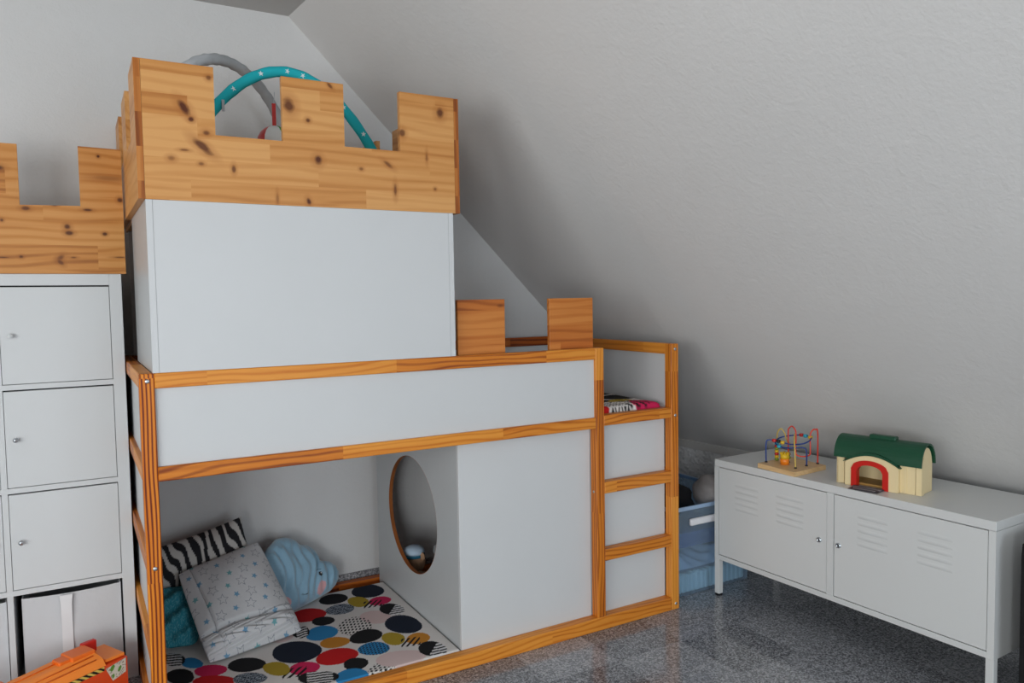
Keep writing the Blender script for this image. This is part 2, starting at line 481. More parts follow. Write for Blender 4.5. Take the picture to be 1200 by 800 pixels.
# ------------------------------------------------------------------ loft bed
H = 1.173; L = 2.108; D = 0.982; Wp = 0.042
bed = thing('loft_bed', 'pine and white children\'s loft bed with ladder and hiding place, below the castle tower', 'bed', (L/2, D/2, 0))
T = off(bed)
def bpart(name, mat, *a, bev=0.0025, lab=None):
    o = MB(T).box(*a, bev).build(name, mat, bed)
    if lab: o['label'] = lab
    return o
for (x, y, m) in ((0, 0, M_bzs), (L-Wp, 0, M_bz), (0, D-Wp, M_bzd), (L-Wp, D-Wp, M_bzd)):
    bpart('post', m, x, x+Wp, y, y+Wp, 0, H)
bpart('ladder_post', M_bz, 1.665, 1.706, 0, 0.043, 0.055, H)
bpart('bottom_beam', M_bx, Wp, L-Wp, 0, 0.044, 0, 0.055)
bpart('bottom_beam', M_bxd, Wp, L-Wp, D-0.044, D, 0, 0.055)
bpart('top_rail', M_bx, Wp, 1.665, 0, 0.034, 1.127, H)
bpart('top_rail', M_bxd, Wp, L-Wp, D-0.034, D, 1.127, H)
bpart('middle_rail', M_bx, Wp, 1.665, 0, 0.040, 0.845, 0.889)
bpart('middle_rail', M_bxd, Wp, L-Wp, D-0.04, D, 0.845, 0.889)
for z0, z1 in ((0.852, 0.896), (0.570, 0.618), (0.288, 0.335)):
    bpart('ladder_rung', M_bx, 1.706, L-Wp, 0, 0.040, z0, z1)
for x0, x1 in ((0.0, 0.038), (L-0.038, L)):
    for z0, z1 in ((1.127, H), (0.845, 0.889), (0.570, 0.618), (0.288, 0.335), (0, 0.055)):
        bpart('end_rail', M_by, x0, x1, Wp, D-Wp, z0, z1)
bpart('upper_panel', M_white, Wp-.004, 1.669, 0.014, 0.022, 0.885, 1.131, bev=0)
bpart('upper_panel', M_white, Wp-.004, L-Wp+.004, D-0.022, D-0.014, 0.885, 1.131, bev=0)
for x, z0 in ((0.016, 0.05), (L-0.022, 0.885)):
    bpart('end_panel', M_white, x, x+0.006, Wp-.004, D-Wp+.004, z0, 1.131, bev=0)
bpart('ladder_panel', M_white, 1.668, L-Wp-.002, 0.0445, 0.056, 0.02, 0.846, bev=0)
bpart('hideaway_panel', M_white, 1.060, 1.6635, 0.0445, 0.0605, 0.02, 0.843, bev=0.0012)
bpart('slatted_base', M_bxd, Wp, L-Wp, 0.045, D-0.045, 0.842, 0.858)
# divider with the oval hole: plane x = 1.060
cy_, cz_, ry_, rz_ = 0.516, 0.463, 0.266, 0.250
n = 64
y0, y1, z0, z1 = 0.0615, 0.936, 0.005, 0.842
def sq(a):
    c, s = math.cos(a), math.sin(a)
    k = min(((y1-cy_) if c > 0 else (cy_-y0))/max(abs(c), 1e-9), ((z1-cz_) if s > 0 else (cz_-z0))/max(abs(s), 1e-9))
    return cy_+c*k, cz_+s*k
angs = sorted([2*PI*k/n for k in range(n)]+[math.atan2(z-cz_, y-cy_) % (2*PI) for y in (y0, y1) for z in (z0, z1)])
n = len(angs)
inner = [(cy_+ry_*math.cos(a), cz_+rz_*math.sin(a)) for a in angs]; outer = [sq(a) for a in angs]
b = MB(T); V = []; Fc = []
for x in (1.060, 1.077):
    V += [(x, p[0], p[1]) for p in inner]+[(x, p[0], p[1]) for p in outer]
for k in range(n):
    j = (k+1) % n
    Fc += [(k, n+k, n+j, j)[::-1], (2*n+k, 3*n+k, 3*n+j, 2*n+j), (n+k, 3*n+k, 3*n+j, n+j)[::-1]]
b.add(V, Fc)
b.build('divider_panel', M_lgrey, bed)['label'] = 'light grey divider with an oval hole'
b = MB(T); V = []; Fc = []
for x in (1.0603, 1.0767): V += [(x, cy_+(p[0]-cy_)*1.0, cz_+(p[1]-cz_)) for p in inner]
for x in (1.0603, 1.0767): V += [(x, cy_+(p[0]-cy_)*.993, cz_+(p[1]-cz_)*.993) for p in inner]
for k in range(n):
    j = (k+1) % n
    Fc += [(2*n+k, 2*n+j, 3*n+j, 3*n+k), (k, j, 2*n+j, 2*n+k), (n+k, 3*n+k, 3*n+j, n+j)]
b.add(V, Fc)
o = b.build('hole_edge', M_chip, bed); o['label'] = 'raw brown chipboard edge of the oval hole'
for x, z in ((0.022, 1.150), (0.022, 0.583), (2.089, 1.150), (2.089, 0.861), (2.089, 0.026)):
    MB(T).lathe([(0.0068, 0.0), (0.0068, -0.0015), (0.0045, -0.003), (0.001, -0.003)], (x, 0.0005, z), 14, axis='y').build('bolt', M_steel, bed)
MB(T).lathe([(0.0055, 0.0), (0.0055, -0.0015), (0.001, -0.0022)], (1.6648, 0.022, 0.58), 14, axis='x').build('bolt', M_steel, bed)
for x0, x1 in ((1.066, 1.266), (1.468, 1.679)):
    bpart('merlon', M_merlon, x0, x1, 0.0355, 0.0535, 1.06, 1.377, bev=0.0012)

# ------------------------------------------------------------------ castle tower on the bed
tower = thing('castle_tower', 'white box tower with pine battlements standing on the loft bed', 'toy castle', (0.54, 0.5, H))
T = off(tower)
b = MB(T).box(0.0565, 1.0195, 0.0015, 0.0165, H+0.0006, 1.688)
b.build('front_panel', M_white, tower)
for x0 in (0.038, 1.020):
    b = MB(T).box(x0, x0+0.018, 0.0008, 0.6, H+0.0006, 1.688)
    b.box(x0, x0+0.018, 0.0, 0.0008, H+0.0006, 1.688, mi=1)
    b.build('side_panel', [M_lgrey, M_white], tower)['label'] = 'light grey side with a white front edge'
MB(T).box(0.045, 1.035, 0.925, 0.9395, H+0.0006, 1.672).build('back_panel', M_white, tower)
MB(T).box(0.0395, 1.0465, 0.0195, 0.99, 1.6725, 1.688).build('platform', M_crown_side, tower)
zb, zr, zt = 1.6885, 1.892, 2.0955
MB(T).prism([(0.0385, zb), (1.0475, zb), (1.0475, zt), (0.842, zt), (0.842, zr), (0.645, zr), (0.645, zt), (0.443, zt), (0.443, zr), (0.240, zr), (0.240, zt), (0.0385, zt)], 1, -0.001, 0.0185).build('battlement_front', M_crown, tower)
for x0 in (0.0195, 1.048):
    prof = [(0.0, zb), (1.0, zb), (1.0, zt), (0.8, zt), (0.8, zr), (0.6, zr), (0.6, zt), (0.4, zt), (0.4, zr), (0.2, zr), (0.2, zt), (0.0, zt)]
    o = MB(T).prism(prof, 0, x0, x0+0.0185).build('battlement_side', M_crown_side, tower)
    # the sawn end that faces the room shows end grain
    MB(T).box(x0+0.0003, x0+0.0182, -0.0012, 0.0006, zb, zt-0.0003).build('end_grain', M_castle_end, tower)['label'] = 'darker end grain strip'

# ------------------------------------------------------------------ shelf unit
KA = -0.0106
shelf = thing('shelf_unit', 'white cube shelf unit with doors at the left edge', 'shelf', (-0.004, 0.602, 0), KA)
sw, sd, sh, ob, ib, cell = 0.77, 0.385, 1.490, 0.040, 0.018, 0.0
cw = (sw-2*ob-ib)/2; chh = (sh-2*ob-3*ib)/4
MB().box(-ob, 0, 0, sd, 0, sh, 0.001).build('side_panel', M_shelf, shelf)
MB().box(-sw, -sw+ob, 0, sd, 0, sh, 0.001).build('side_panel', M_shelf, shelf)
MB().box(-sw+ob, -ob, 0, sd, sh-ob, sh, 0.001).build('top_panel', M_shelf, shelf)
MB().box(-sw+ob, -ob, 0, sd, 0, ob, 0.001).build('bottom_panel', M_shelf, shelf)
MB().box(-sw+ob, -ob, sd-0.006, sd-0.001, ob, sh-ob).build('back_panel', M_shelf, shelf)
for r in range(1, 4):
    z = ob+r*chh+(r-1)*ib
    MB().box(-sw+ob, -ob, 0.0008, sd-0.007, z, z+ib).build('shelf_board', M_shelf, shelf)
for r in range(4):
    z = ob+r*(chh+ib)
    MB().box(-ob-cw-ib, -ob-cw, 0.001, sd-0.007, z+.0002, z+chh-.0002).build('divider', M_shelf, shelf)
for c in range(2):
    for r in range(1, 4):
        xx1 = -ob-c*(cw+ib)-0.0015; xx0 = xx1-cw+0.003
        zz0 = ob+r*(chh+ib)+0.0018; zz1 = zz0+chh-0.007
        d = MB().box(xx0, xx1, 0.002, 0.018, zz0, zz1, 0.0012).build('door', M_shelf, shelf)
        kx = xx0+0.031 if c == 0 else xx1-0.031
        MB().lathe([(0.0045, 0.002), (0.0045, -0.008), (0.0085, -0.0105), (0.0085, -0.015), (0.004, -0.0175), (0.0005, -0.018)], (kx, 0, (zz0+zz1)/2), 14, axis='y').build('knob', M_steel if r < 3 else M_shelf, d)
        MB().box(xx0-.001, xx1+.001, 0.02, 0.022, zz0-.001, zz1+.006).build('gap_shade', M_dark, d)['label'] = 'dark interior seen through the door gap'  # dark plate behind the door paints the shade of its gap

M_binw = plain('white non-woven fabric', (200, 202, 205), 0.9, bump=0.4, bscale=60, var=0.03)
def fabric_bin(x0, x1, label):
    t = thing('fabric_bin', label, 'storage bin', ((x0+x1)/2-0.004, 0.602+0.02, ob), KA, 'fabric bins in the bottom row')
    hw = (x1-x0)/2; hh = 0.318
    b = MB()
    N = 14
    V = []; Fc = []
    for i in range(N+1):
        for j in range(N+1):
            u, w = i/N, j/N
            V.append((-hw+2*hw*u, 0.004+0.006*math.sin(3*u*PI)*w*(1-w)*2-0.010*(math.sin(PI*u)*math.sin(PI*w)), hh*w-0.006*math.sin(PI*u)*(w**6)))
    for i in range(N):
        for j in range(N):
            a = i*(N+1)+j
            Fc.append((a, a+N+1, a+N+2, a+1))
    b.add(V, Fc, smooth=True)
    b.box(-hw, -hw+0.004, 0.006, 0.33, 0, hh); b.box(hw-0.004, hw, 0.006, 0.33, 0, hh)
    b.box(-hw, hw, 0.328, 0.332, 0, hh); b.box(-hw, hw, 0.006, 0.33, 0.001, 0.004)
    b.build('body', M_binw, t)
    s = MB()
    V = []
    for k in range(9):
        w = 0.16+0.83*k/8
        wd = 0.017 if k < 8 else 0.020
        y = -0.0150-0.002*math.sin(k*1.3)
        V += [(-wd-0.02, y, hh*w-0.004), (wd-0.02, y, hh*w-0.004), (wd-0.02, y+0.0025, hh*w-0.004), (-wd-0.02, y+0.0025, hh*w-0.004)]
    Fc = []
    for k in range(8):
        for q in range(4): Fc.append((k*4+q, k*4+(q+1) % 4, (k+1)*4+(q+1) % 4, (k+1)*4+q))
    s.add(V, Fc)
    s.build('strap', plain('bin strap', (222, 223, 225), 0.8), t)
    return t
fabric_bin(-ob-cw+0.022, -ob-0.006, 'white fabric bin with a vertical strap behind the orange truck')
fabric_bin(-ob-2*cw-ib+0.006, -ob-cw-ib-0.004, 'white fabric bin cut off by the left picture edge')

# castle cut-out on the shelf
z0, zr2, zt2 = 1.4906, 1.728, 1.934
cut = thing('castle_cutout', 'pine castle battlement board standing on the white cube shelf', 'toy castle', (-0.386, 0.602, 1.49))
T = off(cut)
xs = (-0.785, -0.652, -0.465, -0.302, -0.122, 0.012)
MB(T).prism([(xs[0], z0), (xs[5], z0), (xs[5], zt2), (xs[4], zt2+.002), (xs[4], zr2), (xs[3], zr2-.004), (xs[3], zt2-.006), (xs[2], zt2-.006), (xs[2], zr2-.004), (xs[1], zr2-.004), (xs[1], zt2-.006), (xs[0], zt2-.006)], 1, 0.600, 0.618).build('battlement_front', M_cut, cut)
MB(T).box(xs[0], xs[0]+0.018, 0.6185, 0.95, z0, zr2).build('battlement_side', M_crown_side, cut)

# ------------------------------------------------------------------ mattresses with printed pebbles
PAL = {'k': (0.012, 0.012, 0.014), 'n': (0.012, 0.018, 0.035), 'y': (0.42, 0.30, 0.03), 'm': (0.62, 0.02, 0.10), 'g': (0.16, 0.22, 0.29),
       'r': (0.56, 0.012, 0.014), 'p': (0.72, 0.56, 0.55), 'd': (0.74, 0.72, 0.70), 'b': (0.03, 0.24, 0.52), 'o': (0.58, 0.24, 0.03), 'w': (0.74, 0.72, 0.70)}
CREAM = np.array((0.74, 0.71, 0.69)); BLK = np.array((0.012, 0.012, 0.014))
ELL = [('k', 0.789, 0.783, 0.062, -0.012, -0.014, -0.058, ''), ('n', 0.951, 0.793, 0.067, -0.03, -0.025, -0.078, ''), ('y', 0.874, 0.697, 0.038, -0.031, -0.019, -0.054, ''), ('m', 0.958, 0.654, 0.048, -0.01, -0.014, -0.046, 's'), ('g', 0.78, 0.66, 0.06, -0.012, -0.014, -0.054, 'x'), ('k', 0.97, 0.54, 0.042, -0.04, -0.023, -0.053, 'h'), ('r', 0.645, 0.671, 0.073, -0.015, -0.015, -0.07, ''), ('k', 0.684, 0.577, 0.044, -0.014, -0.011, -0.044, ''), ('p', 0.883, 0.502, 0.055, -0.034, -0.023, -0.065, ''), ('d', 0.781, 0.462, 0.064, -0.023, -0.025, -0.086, 'd'), ('b', 0.646, 0.468, 0.062, -0.009, -0.014, -0.066, ''), ('n', 0.955, 0.372, 0.059, -0.055, -0.036, -0.08, ''), ('o', 0.666, 0.36, 0.055, -0.013, -0.011, -0.048, ''), ('k', 0.788, 0.347, 0.064, -0.01, -0.016, -0.059, ''), ('y', 0.872, 0.268, 0.036, -0.033, -0.022, -0.051, ''), ('b', 0.778, 0.228, 0.055, -0.023, -0.018, -0.054, 'd'), ('o', 0.956, 0.22, 0.045, -0.011, -0.016, -0.046, 's'), ('n', 0.519, 0.358, 0.085, -0.032, -0.019, -0.091, ''), ('r', 0.639, 0.241, 0.077, -0.013, -0.014, -0.064, ''), ('k', 0.68, 0.147, 0.042, -0.014, -0.013, -0.046, ''), ('k', 0.968, 0.109, 0.042, -0.039, -0.028, -0.056, 'h'), ('m', 0.51, 0.213, 0.052, -0.013, -0.01, -0.049, 's'), ('b', 0.638, 0.067, 0.057, -0.015, -0.014, -0.054, ''), ('d', 0.774, 0.051, 0.074, -0.02, -0.017, -0.055, 'd'), ('p', 0.838, 0.101, 0.091, -0.024, -0.019, -0.057, ''), ('w', 0.534, 0.118, 0.065, -0.028, -0.012, -0.048, 'h'), ('k', 0.945, 0.011, 0.051, -0.006, -0.011, -0.031, ''), ('k', 0.336, 0.353, 0.063, -0.024, -0.009, -0.058, ''), ('y', 0.423, 0.263, 0.04, -0.035, -0.014, -0.053, ''), ('m', 0.215, 0.374, 0.054, -0.018, -0.005, -0.048, ''), ('r', 0.211, 0.283, 0.066, -0.031, -0.006, -0.048, ''), ('b', 0.165, 0.473, 0.034, -0.03, -0.007, -0.045, ''), ('k', 0.115, 0.385, 0.044, -0.028, -0.007, -0.062, ''), ('w', 0.109, 0.541, 0.038, -0.029, -0.007, -0.058, 'h'), ('g', 0.326, 0.24, 0.053, -0.025, -0.008, -0.044, 'x'), ('w', 0.578, 0.519, 0.033, -0.004, -0.01, -0.056, 'h'), ('r', 0.555, 0.878, 0.056, -0.011, -0.01, -0.059, ''), ('p', 0.501, 0.522, 0.044, -0.01, -0.01, -0.055, '')]
def pebbles(X, Y, ells):
    C = np.tile(CREAM, (X.size, 1))
    order = sorted(ells, key=lambda e: 0 if e[0] in 'pd' else 1)
    for (c, cx, cy, ax, ay, bx, by, st) in order:
        det = ax*by-ay*bx
        dx, dy = X-cx, Y-cy
        a = (dx*by-dy*bx)/det; q = (ax*dy-ay*dx)/det
        wob = 1+0.05*np.sin(3*np.arctan2(q, a)+cx*40)
        m = (a*a+q*q) < wob
        if c in ('p', 'd', 'w') and st == '':
            C[m] = PAL[c]; continue
        if st == 'd':
            if c == 'b': C[m] = PAL['b']
            row = np.floor(q*3.6); fx = (a*4.6+0.5*(row % 2)+q*1.2) % 1; fy = (q*3.6) % 1
            C[m & (fx < 0.52) & (fy < 0.66)] = BLK
        elif st == 'x':
            C[m] = (0.35, 0.40, 0.46)
            C[m & (np.sin(a*19+4*np.sin(q*11))*np.sin(q*15+3*np.sin(a*13)) > -0.05)] = (0.02, 0.03, 0.05)
        elif st == 'h':
            if c == 'k':
                C[m] = BLK
                h = m & (a+0.25*q > 0.05)
                C[h] = (0.74, 0.74, 0.75)
                C[h & (((a*0.6+q)*2.7) % 1 < 0.42)] = BLK
            else:
                C[m] = (0.72, 0.72, 0.72)
                C[m & ((q*2.6+0.3*np.sin(a*3)) % 1 < 0.5)] = BLK
                C[m & ((a > 0.72) | (a < -0.55))] = BLK
        elif st == 's':
            C[m] = PAL[c]
            z = (a < 0.15) & (a > -1.45) & (np.abs(q-0.45) < 0.75)
            C[z & (((a+0.55*q)*2.0) % 1 < 0.45)] = BLK
        else:
            C[m] = PAL[c]
    return C
def mattress(name, label, x0, x1, y0, y1, z0, z1, ells, step, r, wav):
    t = thing(name, label, 'mattress', ((x0+x1)/2, (y0+y1)/2, z0))
    cx, cy = t.location.x, t.location.y
    nx, ny = int((x1-x0)/step), int((y1-y0)/step)
    xs = np.linspace(x0, x1, nx+1); ys = np.linspace(y0, y1, ny+1)
    X, Y = np.meshgrid(xs, ys, indexing='ij'); X = X.ravel(); Y = Y.ravel()
    e = np.minimum.reduce([X-x0, x1-X, Y-y0, y1-Y])
    k = np.clip(1-e/r, 0, 1)
    Z = z1-z0-r*(1-np.sqrt(np.clip(1-k*k, 0, 1)))*0.95 + wav*np.sin(X*17+Y*5)*np.sin(Y*13)*np.clip(e/0.05, 0, 1)
    C = pebbles(X, Y, ells)
    b = MB()
    V = list(zip((X-cx).tolist(), (Y-cy).tolist(), Z.tolist()))
    F = [(i*(ny+1)+j, (i+1)*(ny+1)+j, (i+1)*(ny+1)+j+1, i*(ny+1)+j+1) for i in range(nx) for j in range(ny)]
    b.add(V, F, 0, True, C.tolist())
    # skirt down the four sides and a bottom
    rim = [(i, 0) for i in range(nx)]+[(nx, j) for j in range(ny)]+[(i, ny) for i in range(nx, 0, -1)]+[(0, j) for j in range(ny, 0, -1)]
    ids = [i*(ny+1)+j for i, j in rim]; m = len(ids); base = len(b.v)
    b.add([(V[i][0], V[i][1], 0.001) for i in ids], [], 0, True, [C[i].tolist() for i in ids])
    for q in range(m):
        j = (q+1) % m
        b.f.append((ids[j], ids[q], base+q, base+j)); b.mi.append(0); b.sm.append(True)
    b.f.append(tuple(base+q for q in range(m-1, -1, -1))); b.mi.append(0); b.sm.append(False)
    b.build('cover', M_print, t, colors=True)
    return t
mattress('play_mattress', 'mattress with colourful pebble print on the floor under the loft bed', 0.05, 1.057, 0.0455, 0.87, 0, 0.058, ELL, 0.0031, 0.012, 0.0012)
rn = random.Random(3)
ell2 = [('r', 1.715, .075, .06, -.01, .01, .07, ''), ('d', 1.83, .08, .055, 0, 0, .06, 'd'), ('y', 1.91, .17, .075, 0, 0, .045, ''), ('m', 1.985, .075, .075, 0, .0, .07, 's'), ('k', 1.78, .21, .10, 0, 0, .06, ''), ('k', 1.98, .27, .085, 0, 0, .07, ''),
        ('p', 1.86, .30, .05, 0, 0, .05, ''), ('k', 1.78, .40, .12, 0, 0, .09, ''), ('k', 1.97, .44, .09, 0, 0, .09, ''), ('k', 1.86, .58, .12, 0, 0, .07, ''), ('b', 1.7, .75, .08, 0, 0, .06, ''), ('n', 1.95, .72, .09, 0, 0, .08, ''),
        ('o', 1.5, .2, .08, 0, 0, .06, ''), ('r', 1.52, .5, .08, 0, 0, .07, ''), ('n', 1.4, .75, .08, 0, 0, .08, ''), ('b', 1.33, .3, .08, 0, 0, .08, 'd'), ('k', 1.2, .5, .08, 0, 0, .08, ''), ('m', 1.62, .86, .08, 0, 0, .06, '')]
mattress('bed_mattress', 'pebble print mattress on the upper level of the loft bed', 0.06, 2.05, 0.047, 0.92, 0.8585, 0.920, ell2, 0.007, 0.028, 0.004)

# ------------------------------------------------------------------ cushions
def quad_pillow(name, label, cat, quad, thick, mat, colfn, nu=90, nv=90, dispfn=None, pinch=0.05, back=0.5, rnd=0.0):
    """quad: world TL, TR, BR, BL; print given by colfn(u, v) with v downwards"""
    TL, TR, BR, BL = [np.array(p, float) for p in quad]
    u, w = np.meshgrid(np.linspace(0, 1, nu+1), np.linspace(0, 1, nv+1), indexing='ij')
    u = u.ravel(); w = w.ravel()
    uu, ww = 2*u-1, 2*w-1
    pu = 0.5+0.5*uu*(1-pinch*(1-ww**2)*np.abs(uu)); pw = 0.5+0.5*ww*(1-pinch*(1-uu**2)*np.abs(ww))
    qa, qb = 2*pu-1, 2*pw-1
    pu = 0.5+0.5*qa*np.sqrt(1-rnd*qb**4); pw = 0.5+0.5*qb*np.sqrt(1-rnd*qa**4)
    Pp = ((TL[None]*(1-pu)[:, None]+TR[None]*pu[:, None])*(1-pw)[:, None]+(BL[None]*(1-pu)[:, None]+BR[None]*pu[:, None])*pw[:, None])
    nrm = np.cross((TR-TL)+(BR-BL), (BL-TL)+(BR-TR)); nrm /= np.linalg.norm(nrm)
    if nrm[1] > 0: nrm = -nrm
    ed = np.sqrt(np.clip((1-uu**4)*(1-ww**4), 0, 1))
    puff = ed*(0.35+0.65*np.sqrt(np.clip((1-uu**2)*(1-ww**2), 0, 1)))
    f = thick*puff
    if dispfn is not None: f = f+dispfn(u, w)*ed
    front = Pp+nrm[None]*f[:, None]; rear = Pp-nrm[None]*(thick*back*puff)[:, None]
    C = colfn(u, w)
    cen = Pp.mean(0)
    b = MB()
    idx = lambda i, j: i*(nv+1)+j
    s1 = np.dot(np.cross(TR-TL, BL-TL), nrm) > 0
    F = [(idx(i, j), idx(i+1, j), idx(i+1, j+1), idx(i, j+1)) for i in range(nu) for j in range(nv)]
    if not s1: F = [q[::-1] for q in F]
    b.add((front-cen).tolist(), F, 0, True, C.tolist())
    b.add((rear-cen).tolist(), [q[::-1] for q in F], 0, True, C.tolist())
    o = b.build(name, mat, None, colors=True)
    o.location = cen
    bm = bmesh.new(); bm.from_mesh(o.data); bmesh.ops.remove_doubles(bm, verts=bm.verts[:], dist=0.00005); bm.to_mesh(o.data); bm.free()
    return tag(o, label, cat)

def zebra(u, w):
    C = np.tile(np.array((0.60, 0.585, 0.56)), (u.size, 1))
    wav = u*8.6-1.25*w*(1.1-0.5*u)+0.22*np.sin(w*4.0+u*9)+0.10*np.sin(u*31+w*7)
    k = (wav % 1)
    m = k < 0.56+0.10*np.sin(wav*1.9+1)-0.10*w
    fork = (k > 0.2) & (k < 0.36) & (w > 0.62) & (np.sin(np.floor(wav)*2.1) > 0.2)
    C[m & ~fork] = (0.022, 0.022, 0.026)
    return C
quad_pillow('zebra_cushion', 'black and white zebra striped cushion behind the star patterned blanket', 'cushion',
            [(0.075, 0.85, 0.392), (0.424, 0.87, 0.467), (0.475, 0.81, 0.25), (0.06, 0.80, 0.215)], 0.055, M_print, zebra, 110, 80)

def teal(u, w):
    s = np.sin(u*60+6*np.sin(w*25))*np.sin(w*70+5*np.sin(u*30))
    C = np.tile(np.array((0.03, 0.22, 0.29)), (u.size, 1))
    C[s > 0.35] = (0.10, 0.34, 0.40)
    return C
quad_pillow('teal_cushion', 'crumpled teal cushion with pale leaf print at the left bed post', 'cushion',
            [(0.055, 0.775, 0.255), (0.24, 0.775, 0.255), (0.21, 0.57, 0.075), (0.07, 0.575, 0.085)], 0.05, M_starcloth, teal, 90, 90,
            lambda u, w: 0.012*np.sin(w*18+u*7)+0.006*np.sin(u*22-w*9), rnd=0.3)

def star_dist(du, dv, rot):
    a = np.arctan2(dv, du)+rot; r = np.hypot(du, dv)
    k = PI/5
    aa = np.abs((a % (2*k))-k)
    # radius of a five-pointed star outline at this angle (1 at a tip, 0.45 in a notch)
    ri = 0.46
    t = aa  # k at a tip ... 0 in a notch
    tip = np.array((math.cos(k), math.sin(k))); notch = np.array((ri, 0.0))
    d = tip-notch
    den = np.cos(t)*d[1]-np.sin(t)*d[0]
    rad = (notch[0]*d[1]-notch[1]*d[0])/den
    return r/rad
def stars(u, w):
    C = np.tile(np.array((0.60, 0.61, 0.63)), (u.size, 1))
    U = u*0.40; V = w*0.44
    rs = random.Random(11)
    g = 0.064
    k = 0
    for i in range(9):
        for j in range(10):
            cu = g*(i+0.5*(j % 2))+rs.uniform(-.006, .006); cv = g*0.86*j+rs.uniform(-.005, .005)
            big = (i+j) % 2 == 0
            d = star_dist(U-cu, V-cv, rs.uniform(0, 6))
            if big:
                m = np.abs(d-0.0235) < 0.0021
                C[m] = (0.20, 0.23, 0.28)
            else:
                C[d < 0.0145] = ((0.16, 0.33, 0.50) if rs.random() < 0.65 else (0.16, 0.38, 0.42))
    fold_shade = np.abs(w-0.745-0.02*np.sin(u*5)) < 0.005
    C[fold_shade] *= 0.55  # print darkened along the crease, shade put into the colour
    fold_shade2 = (np.abs(u-0.13-0.05*w) < 0.004) & (w < 0.75)
    C[fold_shade2] *= 0.6  # painted shade along the left fold as well
    return C
def stardisp(u, w):
    roll = 0.030*np.exp(-((w-0.88)/0.10)**2)
    dip = -0.020*np.exp(-((w-0.75+0.02*np.sin(u*5))/0.02)**2)
    left = -0.010*np.exp(-((u-0.13-0.05*w)/0.012)**2)
    wr = 0.006*np.sin(u*26+5*np.sin(w*40)+w*60)*np.exp(-((w-0.90)/0.09)**2)
    return roll+dip+left+wr+0.004*np.sin(u*11+w*5)*np.sin(w*9)
quad_pillow('star_blanket', 'folded pale grey blanket with blue star print leaning on the zebra cushion', 'blanket',
            [(0.150, 0.74, 0.315), (0.480, 0.80, 0.376), (0.585, 0.495, 0.068), (0.212, 0.400, 0.066)], 0.05, M_starcloth, stars, 240, 260, stardisp, 0.02, 0.35, 0.09)

# cloud cushion: outline in its own leaning plane
CL = [(-0.032, 0.27), (-0.019, 0.279), (0.01, 0.292), (0.042, 0.306), (0.075, 0.305), (0.103, 0.294), (0.123, 0.278), (0.138, 0.258), (0.144, 0.248), (0.16, 0.246), (0.18, 0.237), (0.2, 0.219), (0.213, 0.201), (0.219, 0.177), (0.214, 0.15), (0.241, 0.141), (0.271, 0.126), (0.295, 0.101), (0.303, 0.07), (0.287, 0.041), (0.256, 0.018), (0.216, 0.004), (0.141, -0.002), (0.077, -0.005), (0.023, -0.006), (-0.016, -0.005), (-0.053, -0.001), (-0.073, 0.012), (-0.085, 0.028), (-0.09, 0.05), (-0.085, 0.08), (-0.08, 0.11), (-0.085, 0.15), (-0.085, 0.19), (-0.075, 0.225), (-0.055, 0.25)]
CL = np.array(CL)
le = math.radians(28)
cb_ = np.array((0.876, 0.482, 0)); cw_ = np.array((-.482*math.sin(le), .876*math.sin(le), math.cos(le))); cn_ = np.array((0.4256, -0.7735, 0.4693))
cen = np.array((0.09, 0.115))
def resample(Pn, n):
    Q = np.vstack([Pn, Pn[:1]]); s = np.r_[0, np.cumsum(np.hypot(*np.diff(Q, axis=0).T))]
    t = np.linspace(0, s[-1], n, endpoint=False)
    return np.stack([np.interp(t, s, Q[:, 0]), np.interp(t, s, Q[:, 1])], 1)
ring = resample(CL, 220)
NR = 60; pts = []; hts = []
for k in range(NR+1):
    q = k/NR
    pts.append(cen+(ring-cen)*q); hts.append(np.full(len(ring), math.sqrt(max(0, 1-q**2.6))))
A2 = np.vstack(pts); Hh = np.concatenate(hts)
def cloudcol(a, h):
    C = np.tile(np.array((0.27, 0.46, 0.60)), (a.size, 1))
    def el(cx, cy, rx, ry, col, rot=0.0):
        ca, sa = math.cos(rot), math.sin(rot)
        dx, dy = a-cx, h-cy
        m = ((dx*ca+dy*sa)/rx)**2+((dy*ca-dx*sa)/ry)**2 < 1
        C[m] = col
    el(0.146, 0.035, 0.021, 0.029, (0.66, 0.36, 0.38), -0.5)
    el(-0.051, 0.037, 0.025, 0.025, (0.66, 0.36, 0.38))
    el(0.158, 0.090, 0.008, 0.0105, (0.01, 0.01, 0.015))
    el(0.161, 0.094, 0.0026, 0.0032, (0.8, 0.8, 0.8))
    m = (np.abs(np.hypot(a-0.048, h-0.054)-0.019) < 0.0016) & (h < 0.044)
    C[m] = (0.02, 0.03, 0.05)
    m = (np.abs(np.hypot(a-0.158, h-0.100)-0.013) < 0.0014) & (h > 0.109)
    C[m] = (0.05, 0.10, 0.16)
    return C
CC = cloudcol(A2[:, 0], A2[:, 1])
fa_, fh_ = A2[:, 0], A2[:, 1]
fold = 0.011*np.sin(fa_*78+2.4*np.sin(fh_*19+1.0)+1.6*np.sin(fa_*31))*(0.35+0.65*np.sin(fh_*17+fa_*11+0.6)**2)+0.005*np.sin(fa_*150-fh_*40+2*np.sin(fh_*33))
d_seam = np.abs(np.hypot(A2[:, 0]-0.12, A2[:, 1]-0.10)-0.135)
org = np.array((0.60, 0.737, 0.069))
front = org+A2[:, :1]*cb_+A2[:, 1:]*cw_+(Hh*(0.060+fold*np.clip(Hh*1.5, 0, 1)))[:, None]*cn_
rear = org+A2[:, :1]*cb_+A2[:, 1:]*cw_-(Hh*0.035)[:, None]*cn_
m = len(ring); F = []
for k in range(NR):
    for j in range(m):
        F.append((k*m+j, k*m+(j+1) % m, (k+1)*m+(j+1) % m, (k+1)*m+j))
b = MB(); cc = front.mean(0)
b.add((front-cc).tolist(), F, 0, True, CC.tolist())
